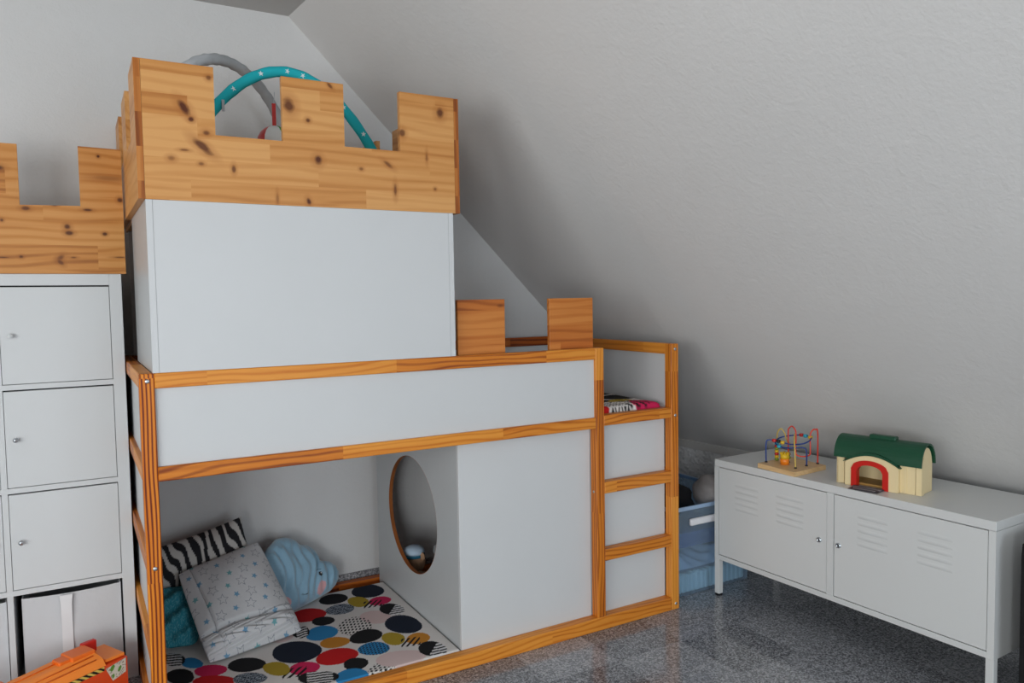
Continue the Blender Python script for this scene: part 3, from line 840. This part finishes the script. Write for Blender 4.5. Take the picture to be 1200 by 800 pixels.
b.add((rear-cc).tolist(), [q[::-1] for q in F], 0, True, np.tile(np.array((0.27, 0.46, 0.60)), (len(rear), 1)).tolist())
o = b.build('cloud_cushion', M_velvet, None, colors=True); o.location = cc
bm = bmesh.new(); bm.from_mesh(o.data); bmesh.ops.remove_doubles(bm, verts=bm.verts[:], dist=0.00005); bmesh.ops.recalc_face_normals(bm, faces=bm.faces[:]); bm.to_mesh(o.data); bm.free()
tag(o, 'light blue cloud shaped velvet cushion with eye and pink cheeks', 'cushion')

# ------------------------------------------------------------------ soft toys behind the oval hole
M_brown = plain('brown plush', (168, 132, 104), 0.95, bump=1.0, bscale=260, var=0.25)
M_greyp = plain('grey plush', (116, 120, 122), 0.95, bump=1.0, bscale=260, var=0.25)
M_beige = plain('beige plush', (176, 152, 124), 0.95, bump=1.0, bscale=260, var=0.15)
M_cap = plain('light blue cap cloth', (190, 214, 236), 0.9, bump=0.3, bscale=300)
M_capb = plain('blue cap band', (40, 110, 140), 0.9)
def plush(label, loc, rz, s, m1, m2, cap, name='plush_animal'):
    t = thing(name, label, 'soft toy', loc, rz)
    MB().ball((0, 0, 0.075*s), (0.062*s, 0.055*s, 0.078*s), wob=0.03, seed=1).build('body', m1, t)
    hd = MB().ball((0, -0.012*s, 0.195*s), (0.058*s, 0.054*s, 0.060*s), wob=0.02, seed=2).build('head', m1, t)
    MB().ball((0, -0.060*s, 0.172*s), (0.027*s, 0.022*s, 0.020*s)).build('muzzle', m2, hd)
    MB().ball((0, -0.081*s, 0.178*s), (0.009*s, 0.006*s, 0.006*s)).build('nose', M_blackp, hd)
    for sx in (-1, 1):
        MB().ball((sx*0.022*s, -0.058*s, 0.197*s), 0.0055*s, n=10).build('eye', M_blackp, hd)
        MB().ball((sx*0.048*s, -0.005*s, 0.228*s), (0.021*s, 0.011*s, 0.021*s)).build('ear', m1, hd)
        MB().ball((sx*0.070*s, -0.020*s, 0.095*s), (0.020*s, 0.022*s, 0.052*s), rot=Matrix.Rotation(sx*0.4, 3, 'Y')).build('arm', m1, t)
        MB().ball((sx*0.044*s, -0.040*s, 0.026*s), (0.026*s, 0.034*s, 0.026*s)).build('leg', m1, t)
    if cap:
        MB().lathe([(0.053*s, 0.222*s), (0.054*s, 0.230*s), (0.051*s, 0.236*s)], (0, -0.010*s, 0), 20).build('cap_band', M_capb, t)
        MB().lathe([(0.050*s, 0.236*s), (0.053*s, 0.246*s), (0.044*s, 0.262*s), (0.024*s, 0.271*s), (0.004*s, 0.273*s)], (0, -0.010*s, 0), 20).build('cap', M_cap, t)
    return t
plush('brown plush bear with light blue cap behind the oval hole', (1.152, 0.705, 0.001), -1.2, 0.95, M_brown, M_beige, True)
plush('dark grey plush animal at the right inside the oval hole', (1.200, 0.400, 0.001), -0.9, 1.34, M_greyp, M_brown, False)
plush('small beige plush animal lowest inside the oval hole', (1.140, 0.558, 0.001), -1.3, 0.72, M_beige, M_brown, False)

# ------------------------------------------------------------------ metal cabinet
CX, CY, CA = 2.3539, 0.0326, 0.036
ROT = math.atan2(-math.cos(CA), math.sin(CA))
CAB = Matrix.Translation((CX, CY, 0)) @ Matrix.Rotation(ROT, 4, 'Z')     # local x runs along the front, y to the wall
cl, cd, chg, cz0 = 1.2048, 0.430, 0.632, 0.172
cab = thing('metal_cabinet', 'low white metal cabinet with two louvred doors under the sloping wall', 'cabinet', (CX, CY, 0), ROT)
MB().box(0, cl, 0, cd, chg-0.032, chg, 0.0014).build('top_panel', M_metalw, cab)
for xa_ in (0, cl-0.0225): MB().box(xa_, xa_+0.0225, 0, cd, cz0, chg-0.0325).build('side_panel', M_metalw, cab)
MB().box(0.023, cl-0.023, 0.0, cd-0.001, cz0, cz0+0.021).build('bottom_panel', M_metalw, cab)
MB().box(0.023, cl-0.023, cd-0.012, cd-0.001, cz0+0.0215, chg-0.0325).build('back_panel', M_metalw, cab)
MB().box(0.584, 0.613, 0.0, 0.022, cz0+0.0215, chg-0.0325).build('centre_post', M_metalw, cab)
MB().box(0.024, cl-0.024, 0.020, 0.024, cz0+0.0216, chg-0.0327).build('gap_shade', M_dark, cab)['label'] = 'dark interior seen through the door gaps'  # black sheet put in as the shade between the doors
for x in (0.0, cl-0.026):
    for y in (0.0, cd-0.026):
        lg = MB().box(x, x+0.026, y, y+0.026, 0.010, cz0-0.0002, 0.001).build('leg', M_metalw, cab)
        MB().box(x+0.0015, x+0.0245, y+0.0015, y+0.0245, 0.0, 0.0105).build('foot_cap', M_blackp, lg)
def louvre_door(x0, x1, vents, kx):
    d = MB().box(x0, x1, 0.001, 0.018, cz0+0.0235, chg-0.0350, 0.0012).build('door', M_metalw, cab)
    for (a0, a1) in vents:
        for r in range(5):
            z = 0.536-0.0265*r
            g = MB(); V = []; N = 12
            # a pressed louvre: a thin hood that leans out and is open below
            for i in range(N+1):
                u = i/N; e = math.sin(PI*u)**0.35
                x = a0+(a1-a0)*u
                V += [(x, 0.0013, z+0.010), (x, 0.0013-0.0010*e, z+0.004), (x, 0.0013-0.0026*e, z-0.007), (x, 0.0013, z-0.0085)]
            Fc = []
            for i in range(N):
                for q in range(3): Fc.append((i*4+q, i*4+q+1, (i+1)*4+q+1, (i+1)*4+q))
            g.add(V, Fc, 0, True)
            g.build('louvre', M_metalw, d)
    MB().lathe([(0.0105, 0.0012), (0.0105, -0.003), (0.008, -0.005), (0.006, -0.0052), (0.0058, -0.003), (0.0005, -0.003)], (kx, 0, 0.401), 18, axis='y').build('lock', M_steel, d)
    MB().box(kx-0.0012, kx+0.0012, -0.0042, -0.0025, 0.394, 0.408).build('keyhole', M_blackp, d)
louvre_door(0.0255, 0.5815, ((0.115, 0.250), (0.338, 0.478)), 0.549)
louvre_door(0.6155, 1.1795, ((0.712, 0.838), (0.943, 1.070)), 0.635)

# ------------------------------------------------------------------ bead maze on the cabinet
M_birch = wood('maze birch', 0, 1, ((226, 190, 140), (212, 172, 120), (184, 140, 90)), 0.6, None, 2.0)
M_blue = plain('blue lacquered wire', (22, 62, 140), 0.3)
M_red = plain('red lacquered wire', (226, 62, 40), 0.3)
M_yel = plain('yellow lacquered wire', (206, 178, 86), 0.35)
M_yw = plain('yellow bead', (226, 186, 40), 0.3); M_gr = plain('green bead', (130, 150, 50), 0.3)
M_cy = plain('turquoise bead', (40, 170, 200), 0.3); M_or = plain('orange lacquer', (240, 134, 30), 0.35); M_rb = plain('red bead', (196, 36, 30), 0.3)
zt0 = chg+0.0006
base = [(0.232, 0.016), (0.437, -0.006), (0.427, 0.212), (0.222, 0.236)]
mc = (0.33, 0.115)
pm = CAB @ Vector((mc[0], mc[1], zt0))
maze = thing('bead_maze', 'wooden bead maze with coloured wire loops on the white cabinet', 'toy', pm, ROT)
TM = Matrix.Translation((-mc[0], -mc[1], -zt0))
b = MB(TM)
b.prism(base, 2, zt0, zt0+0.019)
b.build('base', M_birch, maze)
def smooth(pts, n=8):
    pts = [Vector(p) for p in pts]; out = []
    for i in range(len(pts)-1):
        p0 = pts[max(i-1, 0)]; p1 = pts[i]; p2 = pts[i+1]; p3 = pts[min(i+2, len(pts)-1)]
        for k in range(n):
            t = k/n
            out.append(0.5*((2*p1)+(p2-p0)*t+(2*p0-5*p1+4*p2-p3)*t*t+(3*p1-p0-3*p2+p3)*t**3))
    out.append(pts[-1]); return out
zb_ = zt0+0.018
wires = {
 'blue': [(0.242, 0.058, zb_), (0.242, 0.058, 0.735), (0.250, 0.064, 0.750), (0.268, 0.078, 0.749), (0.300, 0.090, 0.744), (0.345, 0.090, 0.742), (0.392, 0.100, 0.750), (0.407, 0.128, 0.762), (0.385, 0.165, 0.770), (0.320, 0.185, 0.768), (0.262, 0.150, 0.757), (0.246, 0.118, 0.742), (0.262, 0.100, 0.728), (0.300, 0.098, 0.720), (0.345, 0.112, 0.724), (0.375, 0.128, 0.728), (0.390, 0.133, 0.715), (0.390, 0.133, zb_)],
 'red': [(0.298, 0.135, zb_), (0.298, 0.132, 0.780), (0.305, 0.130, 0.802), (0.322, 0.126, 0.813), (0.340, 0.122, 0.802), (0.347, 0.120, 0.780), (0.349, 0.116, 0.710), (0.354, 0.118, 0.694), (0.375, 0.130, 0.690), (0.392, 0.150, 0.697), (0.392, 0.155, 0.720), (0.388, 0.160, 0.780), (0.392, 0.170, 0.801), (0.398, 0.180, 0.803), (0.402, 0.190, 0.790), (0.392, 0.205, zb_)],
 'yellow': [(0.393, 0.058, zb_), (0.385, 0.062, 0.740), (0.362, 0.090, 0.775), (0.335, 0.130, 0.783), (0.318, 0.150, 0.765), (0.312, 0.155, 0.735), (0.300, 0.150, 0.728), (0.285, 0.140, 0.745), (0.280, 0.132, 0.775), (0.265, 0.128, 0.794), (0.250, 0.126, 0.780), (0.244, 0.126, 0.750), (0.243, 0.126, zb_)]}
for nm, pp in wires.items():
    w = MB(TM).tube(smooth(pp), 0.0029, 8).build('wire', {'blue': M_blue, 'red': M_red, 'yellow': M_yel}[nm], maze)
    w['label'] = nm+' wire'
    for q in (pp[0], pp[-1]):
        MB(TM).lathe([(0.0068, zb_), (0.0055, zb_+0.005), (0.003, zb_+0.007)], (q[0], q[1], 0), 10).build('wire_foot', M_blackp, maze)
def bead(p, m, r=0.0085, h=0.011):
    MB(TM).lathe([(r*.7, -h/2), (r, -h/4), (r, h/4), (r*.7, h/2)], p, 12).build('bead', m, maze)
for k, m in enumerate((M_gr, M_yw, M_rb, M_yw, M_gr, M_rb, M_cy)):
    bead((0.243, 0.126, zb_+0.007+0.0115*k), m, 0.0092)
for p, m in (((0.268, 0.078, 0.749), M_rb), ((0.285, 0.085, 0.747), M_blackp), ((0.303, 0.090, 0.744), M_yw), ((0.385, 0.165, 0.770), M_yw), ((0.350, 0.180, 0.769), M_cy), ((0.325, 0.185, 0.769), M_rb), ((0.278, 0.098, 0.7225), M_cy), ((0.298, 0.134, 0.688), M_brown), ((0.298, 0.134, 0.674), M_gr)):
    bead(p, m, 0.010, 0.013)
cp = (0.314, 0.089)
MB(TM).lathe([(0.0185, zb_+.0005), (0.0185, zb_+0.026), (0.0175, zb_+0.0265)], (cp[0], cp[1], 0), 24).build('cup', M_or, maze)
b = MB(TM)
b.lathe([(0.0182, zb_+0.0268), (0.0182, zb_+0.044), (0.015, zb_+0.0445)], (cp[0], cp[1], 0), 24)
for k in range(8):
    a = 2*PI*k/8
    b.box(cp[0]+0.0145*math.cos(a)-0.0032, cp[0]+0.0145*math.cos(a)+0.0032, cp[1]+0.0145*math.sin(a)-0.0032, cp[1]+0.0145*math.sin(a)+0.0032, zb_+0.044, zb_+0.053)
b.build('crown', M_yw, maze)

# ------------------------------------------------------------------ toy barn on the cabinet
M_cream = plain('cream plastic', (232, 212, 166), 0.4); M_green = plain('dark green plastic', (10, 72, 48), 0.4)
M_redp = plain('red plastic', (200, 30, 20), 0.35); M_tan = plain('tan barn floor', (176, 136, 70), 0.6, var=0.2); M_greyb = plain('dark grey plastic', (66, 62, 68), 0.5)
M_greyl = plain('light grey plastic', (140, 136, 140), 0.5)
ba = math.radians(9.3)
BO = Vector((0.583, 0.062, chg+0.0006))
barn = thing('toy_barn', 'cream toy barn with green roof and red doorway on the white cabinet', 'toy', CAB @ BO, ROT+ba)
W, Dp, ze = 0.312, 0.118, 0.104          # width, depth, eaves height
def arch(cx, hw, zs, rise, n=14, pw=2, ex=0.5):
    """closed top outline points left to right of an arch"""
    return [(cx-hw+2*hw*k/n, zs+rise*max(0, 1-abs(2*k/n-1)**pw)**ex) for k in range(n+1)]
b = MB()
b.box(0, 0.006, 0, Dp, 0, ze); b.box(0.006, W-0.006, Dp-0.006, Dp, 0, ze); b.box(0, 0.030, 0, 0.006, 0, ze, 0.001)
b.box(0.2405, W-0.018, 0.000, 0.010, 0, ze); b.box(0.255, 0.264, -0.003, 0.002, 0, ze-0.004)
# end gable on the right with its barrel outline and a pilaster at each corner
def barrel(rx, top, n=16, e=0.0):
    return [(Dp/2-rx*math.cos(PI*k/n), ze+e+top*math.sin(PI*k/n)) for k in range(n+1)]
gab = [(0.006, 0), (Dp-0.004, 0), (Dp-0.004, ze)]+[p for p in barrel(Dp/2-0.006, 0.066)[::-1]][1:-1]+[(0.006, ze)]
b.prism(gab, 0, W-0.010, W-0.002)
b.prism([(0.0, 0), (0.022, 0), (0.022, ze+0.036), (0.006, ze+0.016), (0.0, ze)], 0, W-0.016, W+0.004)
b.build('wall', M_cream, barn)
fa_out = [(0.040, 0.0)]+[(0.040, 0.092)]+arch(0.140, 0.100, 0.092, 0.032, 14, 2, 1)[1:-1]+[(0.240, 0.092), (0.240, 0.0)]
fa_in = [(0.205, 0.0), (0.205, 0.070)]+arch(0.135, 0.070, 0.070, 0.036)[::-1][1:-1]+[(0.065, 0.070), (0.065, 0.0)]
MB().prism(fa_out+fa_in, 1, -0.016, 0.012).build('front_wall', M_cream, barn)
fr_in = [(0.184, 0.0), (0.184, 0.062)]+arch(0.135, 0.049, 0.062, 0.026)[::-1][1:-1]+[(0.086, 0.062), (0.086, 0.0)]
MB().prism(fa_in[::-1]+fr_in, 1, -0.020, 0.006).build('door_frame', M_redp, barn)
MB().box(0.007, W-0.012, 0.012, Dp-0.007, 0.001, 0.010).build('barn_floor', M_tan, barn)
b = MB(); b.box(0.138, 0.166, Dp-0.010, Dp-0.0062, 0.038, 0.070)
b.build('window_frame', M_redp, barn)
b = MB(); b.box(0.142, 0.150, Dp-0.011, Dp-0.0101, 0.043, 0.066); b.box(0.154, 0.162, Dp-0.011, Dp-0.0101, 0.043, 0.066)
b.build('window_pane', M_greyl, barn)
b = MB()
o_, i_ = barrel(Dp/2+0.010, 0.083, 18), barrel(Dp/2+0.004, 0.077, 18)
b.prism(o_+i_[::-1], 0, -0.008, W+0.006, smooth=False)
ao = arch(0.140, 0.108, 0.092, 0.044, 16, 2, 1); ai = arch(0.140, 0.104, 0.092, 0.0335, 16, 2, 1)
b.prism(ao+ai[::-1], 1, -0.019, Dp/2)
b.build('roof', M_green, barn)
MB().box(0.105, 0.205, Dp/2-0.016, Dp/2+0.016, ze+0.074, ze+0.094, 0.004).build('roof_handle', M_green, barn)
b = MB()
for k in range(5):
    s = 1-k*0.10
    b.box(0.135-0.058*s, 0.135+0.058*s, -0.021-0.012*(k+1)+0.001, -0.021-0.012*k, 0.0025-0.0003*k, 0.006-0.0003*k, 0.0008, mi=k % 2)
b.box(0.080, 0.190, -0.078, -0.021, 0.0008, 0.003)
b.build('ramp', [M_greyb, M_greyl], barn)

# ------------------------------------------------------------------ storage box between bed and cabinet
sb = thing('storage_box', 'translucent blue plastic storage box between ladder and white cabinet', 'storage box', (2.385, 0.33, 0))
x0, x1, y0, y1, zz = 2.135, 2.640, 0.075, 0.640, 0.420
T = off(sb)
b = MB(T)
tp = 0.014
V = []
for (e, z) in ((tp, 0.002), (0.0, zz)):
    V += [(x0+e, y0+e, z), (x1-e, y0+e, z), (x1-e, y1-e, z), (x0+e, y1-e, z)]
for (e, z) in ((0.003, zz), (tp+0.003, 0.005)):
    V += [(x0+e, y0+e, z), (x1-e, y0+e, z), (x1-e, y1-e, z), (x0+e, y1-e, z)]
Fc = [(3, 2, 1, 0), (12, 13, 14, 15)]
for q in range(4):
    j = (q+1) % 4
    Fc += [(q, j, 4+j, 4+q), (4+q, 4+j, 8+j, 8+q), (8+q, 8+j, 12+j, 12+q)]
b.add(V, Fc)
b.build('tub', M_bin, sb)
b = MB(T)
r0 = 0.009
for (a0, a1, c0, c1) in ((x0-r0, x1+r0, y0-r0, y0-.0005), (x0-r0, x1+r0, y1+.0005, y1+r0), (x0-r0, x0-.0005, y0, y1), (x1+.0005, x1+r0, y0, y1)):
    b.box(a0, a1, c0, c1, zz-0.016, zz+0.002, 0.002)
M_rim = plain('pale blue plastic rim', (150, 176, 206), 0.35)
b.build('rim', M_rim, sb)
b = MB(T).box(2.237, 2.50, y0-0.014, y0+0.003, 0.330, 0.362, 0.005)
o = b.build('handle', plain('white handle plastic', (232, 232, 236), 0.5, var=0.05), sb); o['label'] = 'white handle grip'
M_foam = plain('pale folded foam', (206, 214, 208), 0.9, bump=0.6, bscale=30)
t = thing('folded_foam_mat', 'pale ribbed foam mat lying at the bottom of the blue box', 'mat', (2.385, 0.35, 0.006))
T = off(t); b = MB(T)
for k in range(16):
    xx = 2.162+0.0283*k
    b.box(xx, xx+0.0275, 0.100, 0.60, 0.0068, 0.098+0.004*math.sin(k*1.7), 0.006)
b.build('foam', M_foam, t)
M_paper = plain('white plastic bag', (214, 218, 228), 0.5, bump=0.8, bscale=14, var=0.12)
o = MB(); N = 36
V = []; Fc = []
for i in range(N+1):
    for j in range(N+1):
        u, w = i/N, j/N
        e = min(u, 1-u, w, 1-w)
        k = min(1, e/0.12)
        V.append((-0.215+0.43*u, -0.235+0.47*w, 0.010+k*(0.036+0.014*math.sin(9*u+4*w)+0.010*math.sin(17*w-8*u)+0.007*math.sin(31*u+19*w))))
for i in range(N):
    for j in range(N):
        a = i*(N+1)+j; Fc.append((a, a+N+1, a+N+2, a+1))
o.add(V, Fc, 0, True)
nV = len(V)
o.add([(-0.215, -0.235, 0), (0.215, -0.235, 0), (0.215, 0.235, 0), (-0.215, 0.235, 0)], [(3, 2, 1, 0)])
bag = o.build('plastic_bag', M_paper); bag.location = (2.385, 0.35, 0.1025)
tag(bag, 'crumpled white plastic bag on the foam mat in the blue box', 'bag')
M_blk = plain('black fleece', (16, 16, 20), 0.95, bump=0.6, bscale=120)
M_furg = plain('grey white fur', (150, 146, 146), 0.95, bump=1.0, bscale=90, var=0.55)
o = MB().ball((0, 0, 0), (0.085, 0.085, 0.080), n=24, wob=0.06, seed=4).build('fur_cushion', M_furg); o.location = (2.49, 0.20, 0.425)
tag(o, 'round grey and white fluffy cushion on top of the blue box', 'cushion')
o = MB().ball((0, 0, 0), (0.13, 0.12, 0.085), n=24, wob=0.16, seed=9).ball((-0.03, 0.03, 0.06), (0.06, 0.05, 0.06), n=16, wob=0.2, seed=5).build('black_jacket', M_blk); o.location = (2.32, 0.33, 0.39)
tag(o, 'crumpled black fleece jacket on top of the blue box', 'clothing')
o = MB().box(-0.20, 0.20, -0.20, 0.20, 0.0, 0.075, 0.02, seg=2).build('blue_blanket', plain('blue blanket', (36, 84, 140), 0.9, bump=0.5, bscale=40)); o.location = (2.387, 0.36, 0.190)
tag(o, 'folded blue blanket in the middle of the blue box', 'blanket')

# ------------------------------------------------------------------ orange toy truck in front of the shelf
M_org = plain('orange plastic', (236, 110, 22), 0.4); M_orl = plain('light orange plastic', (250, 140, 48), 0.4); M_ord = plain('red orange plastic', (222, 72, 22), 0.4)
ang = math.radians(28)
tr = thing('toy_truck', 'orange plastic toy truck with hazard stripes on the floor before the shelf', 'toy', (-0.047, 0.425, 0), PI+ang)
# local x runs along the truck to the left, local y towards the camera (negative = back)
MB().prism([(0.0, 0.012), (0.58, 0.012), (0.60, 0.05), (0.60, 0.140), (0.0, 0.158)], 1, -0.150, 0.0).build('body', M_ord, tr)
V = [(0.075, 0.001, 0.157), (0.60, 0.001, 0.139), (0.60, -0.151, 0.139), (0.075, -0.151, 0.157),
     (0.080, -0.012, 0.182), (0.58, -0.012, 0.156), (0.58, -0.140, 0.156), (0.080, -0.140, 0.182),
     (0.092, -0.048, 0.202), (0.56, -0.048, 0.168), (0.56, -0.108, 0.168), (0.092, -0.108, 0.202)]
Fc = []
for q in range(4):
    j = (q+1) % 4
    for k in (0, 4): Fc.append((k+q, k+j, k+4+j, k+4+q)[::-1])
Fc.append((8, 9, 10, 11)[::-1])
MB().add(V, Fc).build('lid', M_orl, tr)
b = MB()
for (a, yy, za, c, zc_) in ((0.10, -0.030, 0.1935, 0.56, 0.163), (0.10, -0.078, 0.2035, 0.54, 0.170), (0.10, -0.0125, 0.1835, 0.56, 0.158)):
    b.tube([(a, yy, za), (c, yy, zc_)], 0.0022, 6)
b.build('lid_rib', M_org, tr)
MB().box(0.0, 0.070, -0.140, -0.012, 0.1585, 0.170, 0.003).build('cab_roof', M_orl, tr)
b = MB().box(0.085, 0.165, -0.115, -0.040, 0.190, 0.208, 0.004); b.box(0.15, 0.20, -0.10, -0.05, 0.190, 0.204, 0.003)
b.build('hatch', M_org, tr)
MB().box(0.045, 0.095, -0.125, -0.105, 0.171, 0.212, 0.003).build('tail_fin', M_redp, tr)
MB().box(0.33, 0.355, -0.150, -0.001, 0.140, 0.178, 0.003).build('lid_strap', M_org, tr)
# hazard stripe along the lid edge and the leaf sticker: flat prints on thin plates
def plate(name, quad, colfn, parent, nu, nv, thick=0.0008):
    TL, TR, BR, BL = [np.array(p, float) for p in quad]
    u, w = np.meshgrid(np.linspace(0, 1, nu+1), np.linspace(0, 1, nv+1), indexing='ij'); u = u.ravel(); w = w.ravel()
    Pp = ((TL*(1-u)[:, None]+TR*u[:, None])*(1-w)[:, None]+(BL*(1-u)[:, None]+BR*u[:, None])*w[:, None])
    nr = np.cross(BL-TL, TR-TL); nr /= np.linalg.norm(nr)
    C = colfn(u, w)
    Fq = [(i*(nv+1)+j, i*(nv+1)+j+1, (i+1)*(nv+1)+j+1, (i+1)*(nv+1)+j) for i in range(nu) for j in range(nv)]
    b = MB(); b.add((Pp+nr*thick).tolist(), Fq, 0, False, C.tolist())
    b.add([(p+nr*thick).tolist() for p in (TL, TR, BR, BL)]+[p.tolist() for p in (TL, TR, BR, BL)], [(0, 1, 5, 4), (1, 2, 6, 5), (2, 3, 7, 6), (3, 0, 4, 7), (4, 5, 6, 7)], 0, False, [C[0].tolist()]*8)
    return b.build(name, M_flat, parent, colors=True)
def hazard(u, w):
    C = np.tile(np.array((0.70, 0.50, 0.10)), (u.size, 1))
    C[((u*13-w*0.9) % 1 < 0.5) & (u > 0.48)] = (0.015, 0.015, 0.015)
    s = (u < 0.46) & (u > 0.1) & (np.abs(w-0.5) < 0.26) & (np.sin(u*95+np.sin(w*9)*2) > -0.1)
    C[s] = (0.05, 0.045, 0.02)
    return C
plate('hazard_stripe', [(0.40, 0.0015, 0.1435), (0.082, 0.0015, 0.1560), (0.082, 0.0015, 0.1410), (0.40, 0.0015, 0.1290)], hazard, tr, 160, 12)['label'] = 'yellow and black hazard stripe'
def leaves(u, w):
    C = np.tile(np.array((0.66, 0.62, 0.52)), (u.size, 1))
    C[np.sin(u*17+3*np.sin(w*8))*np.sin(w*15+2*np.sin(u*9)) > 0.62] = (0.30, 0.22, 0.18)
    for cx, cy, r in ((0.28, 0.18, .17), (0.62, 0.5, .15), (0.15, 0.72, .12)):
        C[((u-cx)+(w-cy)*0.6)**2/(r*r*0.5)+((w-cy)-(u-cx)*0.6)**2/(r*r*2.2) < 1] = (0.10, 0.26, 0.03)
    return C
plate('sticker', [(0.077, 0.0008, 0.1445), (0.006, 0.0008, 0.1560), (0.008, 0.0008, 0.1075), (0.054, 0.0008, 0.0940)], leaves, tr, 40, 30)['label'] = 'pale sticker with green leaves'
for x in (0.030, 0.50):
    for s in (1, -1):
        y = 0.013 if s > 0 else -0.163
        w = MB().lathe([(0.020, -0.012), (0.031, -0.010), (0.031, 0.010), (0.020, 0.012)], (x, y, 0.0312), 22, axis='y').build('wheel', M_blackp, tr)
        MB().lathe([(0.013, -0.013), (0.013, 0.013)], (x, y, 0.0312), 16, axis='y').build('hub_cap', M_ord, w)

# ------------------------------------------------------------------ play gym inside the tower crown
M_teal = plain('teal padded cloth', (24, 182, 194), 0.85, bump=0.6, bscale=45)
M_greyc = plain('grey padded cloth', (186, 190, 194), 0.7, bump=1.0, bscale=42, var=0.3)
M_star = plain('white star print', (226, 238, 240), 0.8)
gym = thing('play_gym', 'baby play gym with crossing teal and grey arches inside the tower battlements', 'toy', (0.5, 0.5, 1.6885))
T = off(gym)
def gyarch(cx, cy, th, z0, k, c6, smax, r):
    P_ = []
    for i in range(49):
        s = -smax+2*smax*i/48
        P_.append((cx+s*math.cos(th), cy+s*math.sin(th), max(1.6895+r, z0-k*s*s-c6*s**6)))
    return P_
pa = gyarch(0.56, 0.40, 0.0, 2.228, 2.4, 5.0, 0.46, 0.021)
pb = gyarch(0.40, 0.62, math.radians(40), 2.300, 1.5, 37.0, 0.44, 0.021)
ta = MB(T).tube(pa, [0.0195+0.0010*math.sin(i*1.9) for i in range(49)], 14).build('arch', M_teal, gym); ta['label'] = 'teal arch with white stars'
MB(T).tube(pb, [0.0205+0.0018*math.sin(i*2.3) for i in range(49)], 14).build('arch', M_greyc, gym)['label'] = 'grey puckered arch'
for i in (5, 9, 14, 19, 24, 27, 30, 35, 39, 43):
    p = Vector(pa[i]); t_ = (Vector(pa[i+1])-Vector(pa[i-1])).normalized()
    nb = (Vector((-0.15, -1, -0.1)) - t_*Vector((-0.15, -1, -0.1)).dot(t_)).normalized(); bt = t_.cross(nb)
    cc = p+nb*0.0200; V = [cc+nb*0.0012]
    for k in range(10):
        a = 2*PI*k/10; r = 0.0105 if k % 2 == 0 else 0.0046
        V.append(cc+(t_*math.cos(a)+bt*math.sin(a))*r - nb*0.0006)
    MB(T).add([v[:] for v in V], [(0, 1+k, 1+(k+1) % 10) for k in range(10)]).build('star_print', M_star, ta)
bpy_tag = MB(T).box(0.325, 0.334, 0.372, 0.376, 2.055, 2.095).build('loop_tag', M_greyc, gym)
M_whp = plain('white cloth', (222, 222, 220), 0.8); M_grn = plain('green cloth', (70, 150, 40), 0.8)
ht = thing('hanging_ball', 'red, white and green cloth ball on a red ribbon below the grey arch', 'toy', (0.545, 0.55, 1.995))
b = MB(); R = 0.066
for k in range(6):
    V = []; n1, n2 = 6, 10
    for i in range(n1+1):
        for j in range(n2+1):
            a = 2*PI*(k+i/n1)/6; ph = PI*j/n2
            V.append((R*math.sin(ph)*math.cos(a), R*math.sin(ph)*math.sin(a), R*math.cos(ph)))
    Fc = [(i*(n2+1)+j, i*(n2+1)+j+1, (i+1)*(n2+1)+j+1, (i+1)*(n2+1)+j) for i in range(n1) for j in range(n2)]
    b.add(V, Fc, k % 3, True)
b.build('ball', [M_rb, M_whp, M_grn], ht).rotation_euler = (0, 0, PI-0.3)
MB().box(-0.007, 0.007, -0.003, 0.003, R-0.002, R+0.085).build('ribbon', M_rb, ht)
MB().tube([(0, 0, R+0.08), (0.005, 0.0, R+0.13)], 0.0015, 6).build('cord', M_greyc, ht)

# ------------------------------------------------------------------ dark bag at the right picture edge
bagr = thing('dark_bag', 'black bag cut off by the right picture edge beside the white cabinet', 'bag', (2.60, -1.42, 0))
MB().box(-0.20, 0.20, -0.19, 0.19, 0.0, 0.60, 0.07, seg=3).build('body', M_blk, bagr)
MB().tube(smooth([(-0.08, 0.0, 0.59), (-0.06, 0, 0.66), (0.06, 0, 0.66), (0.08, 0, 0.59)]), 0.010, 8).build('handle', M_blackp, bagr)
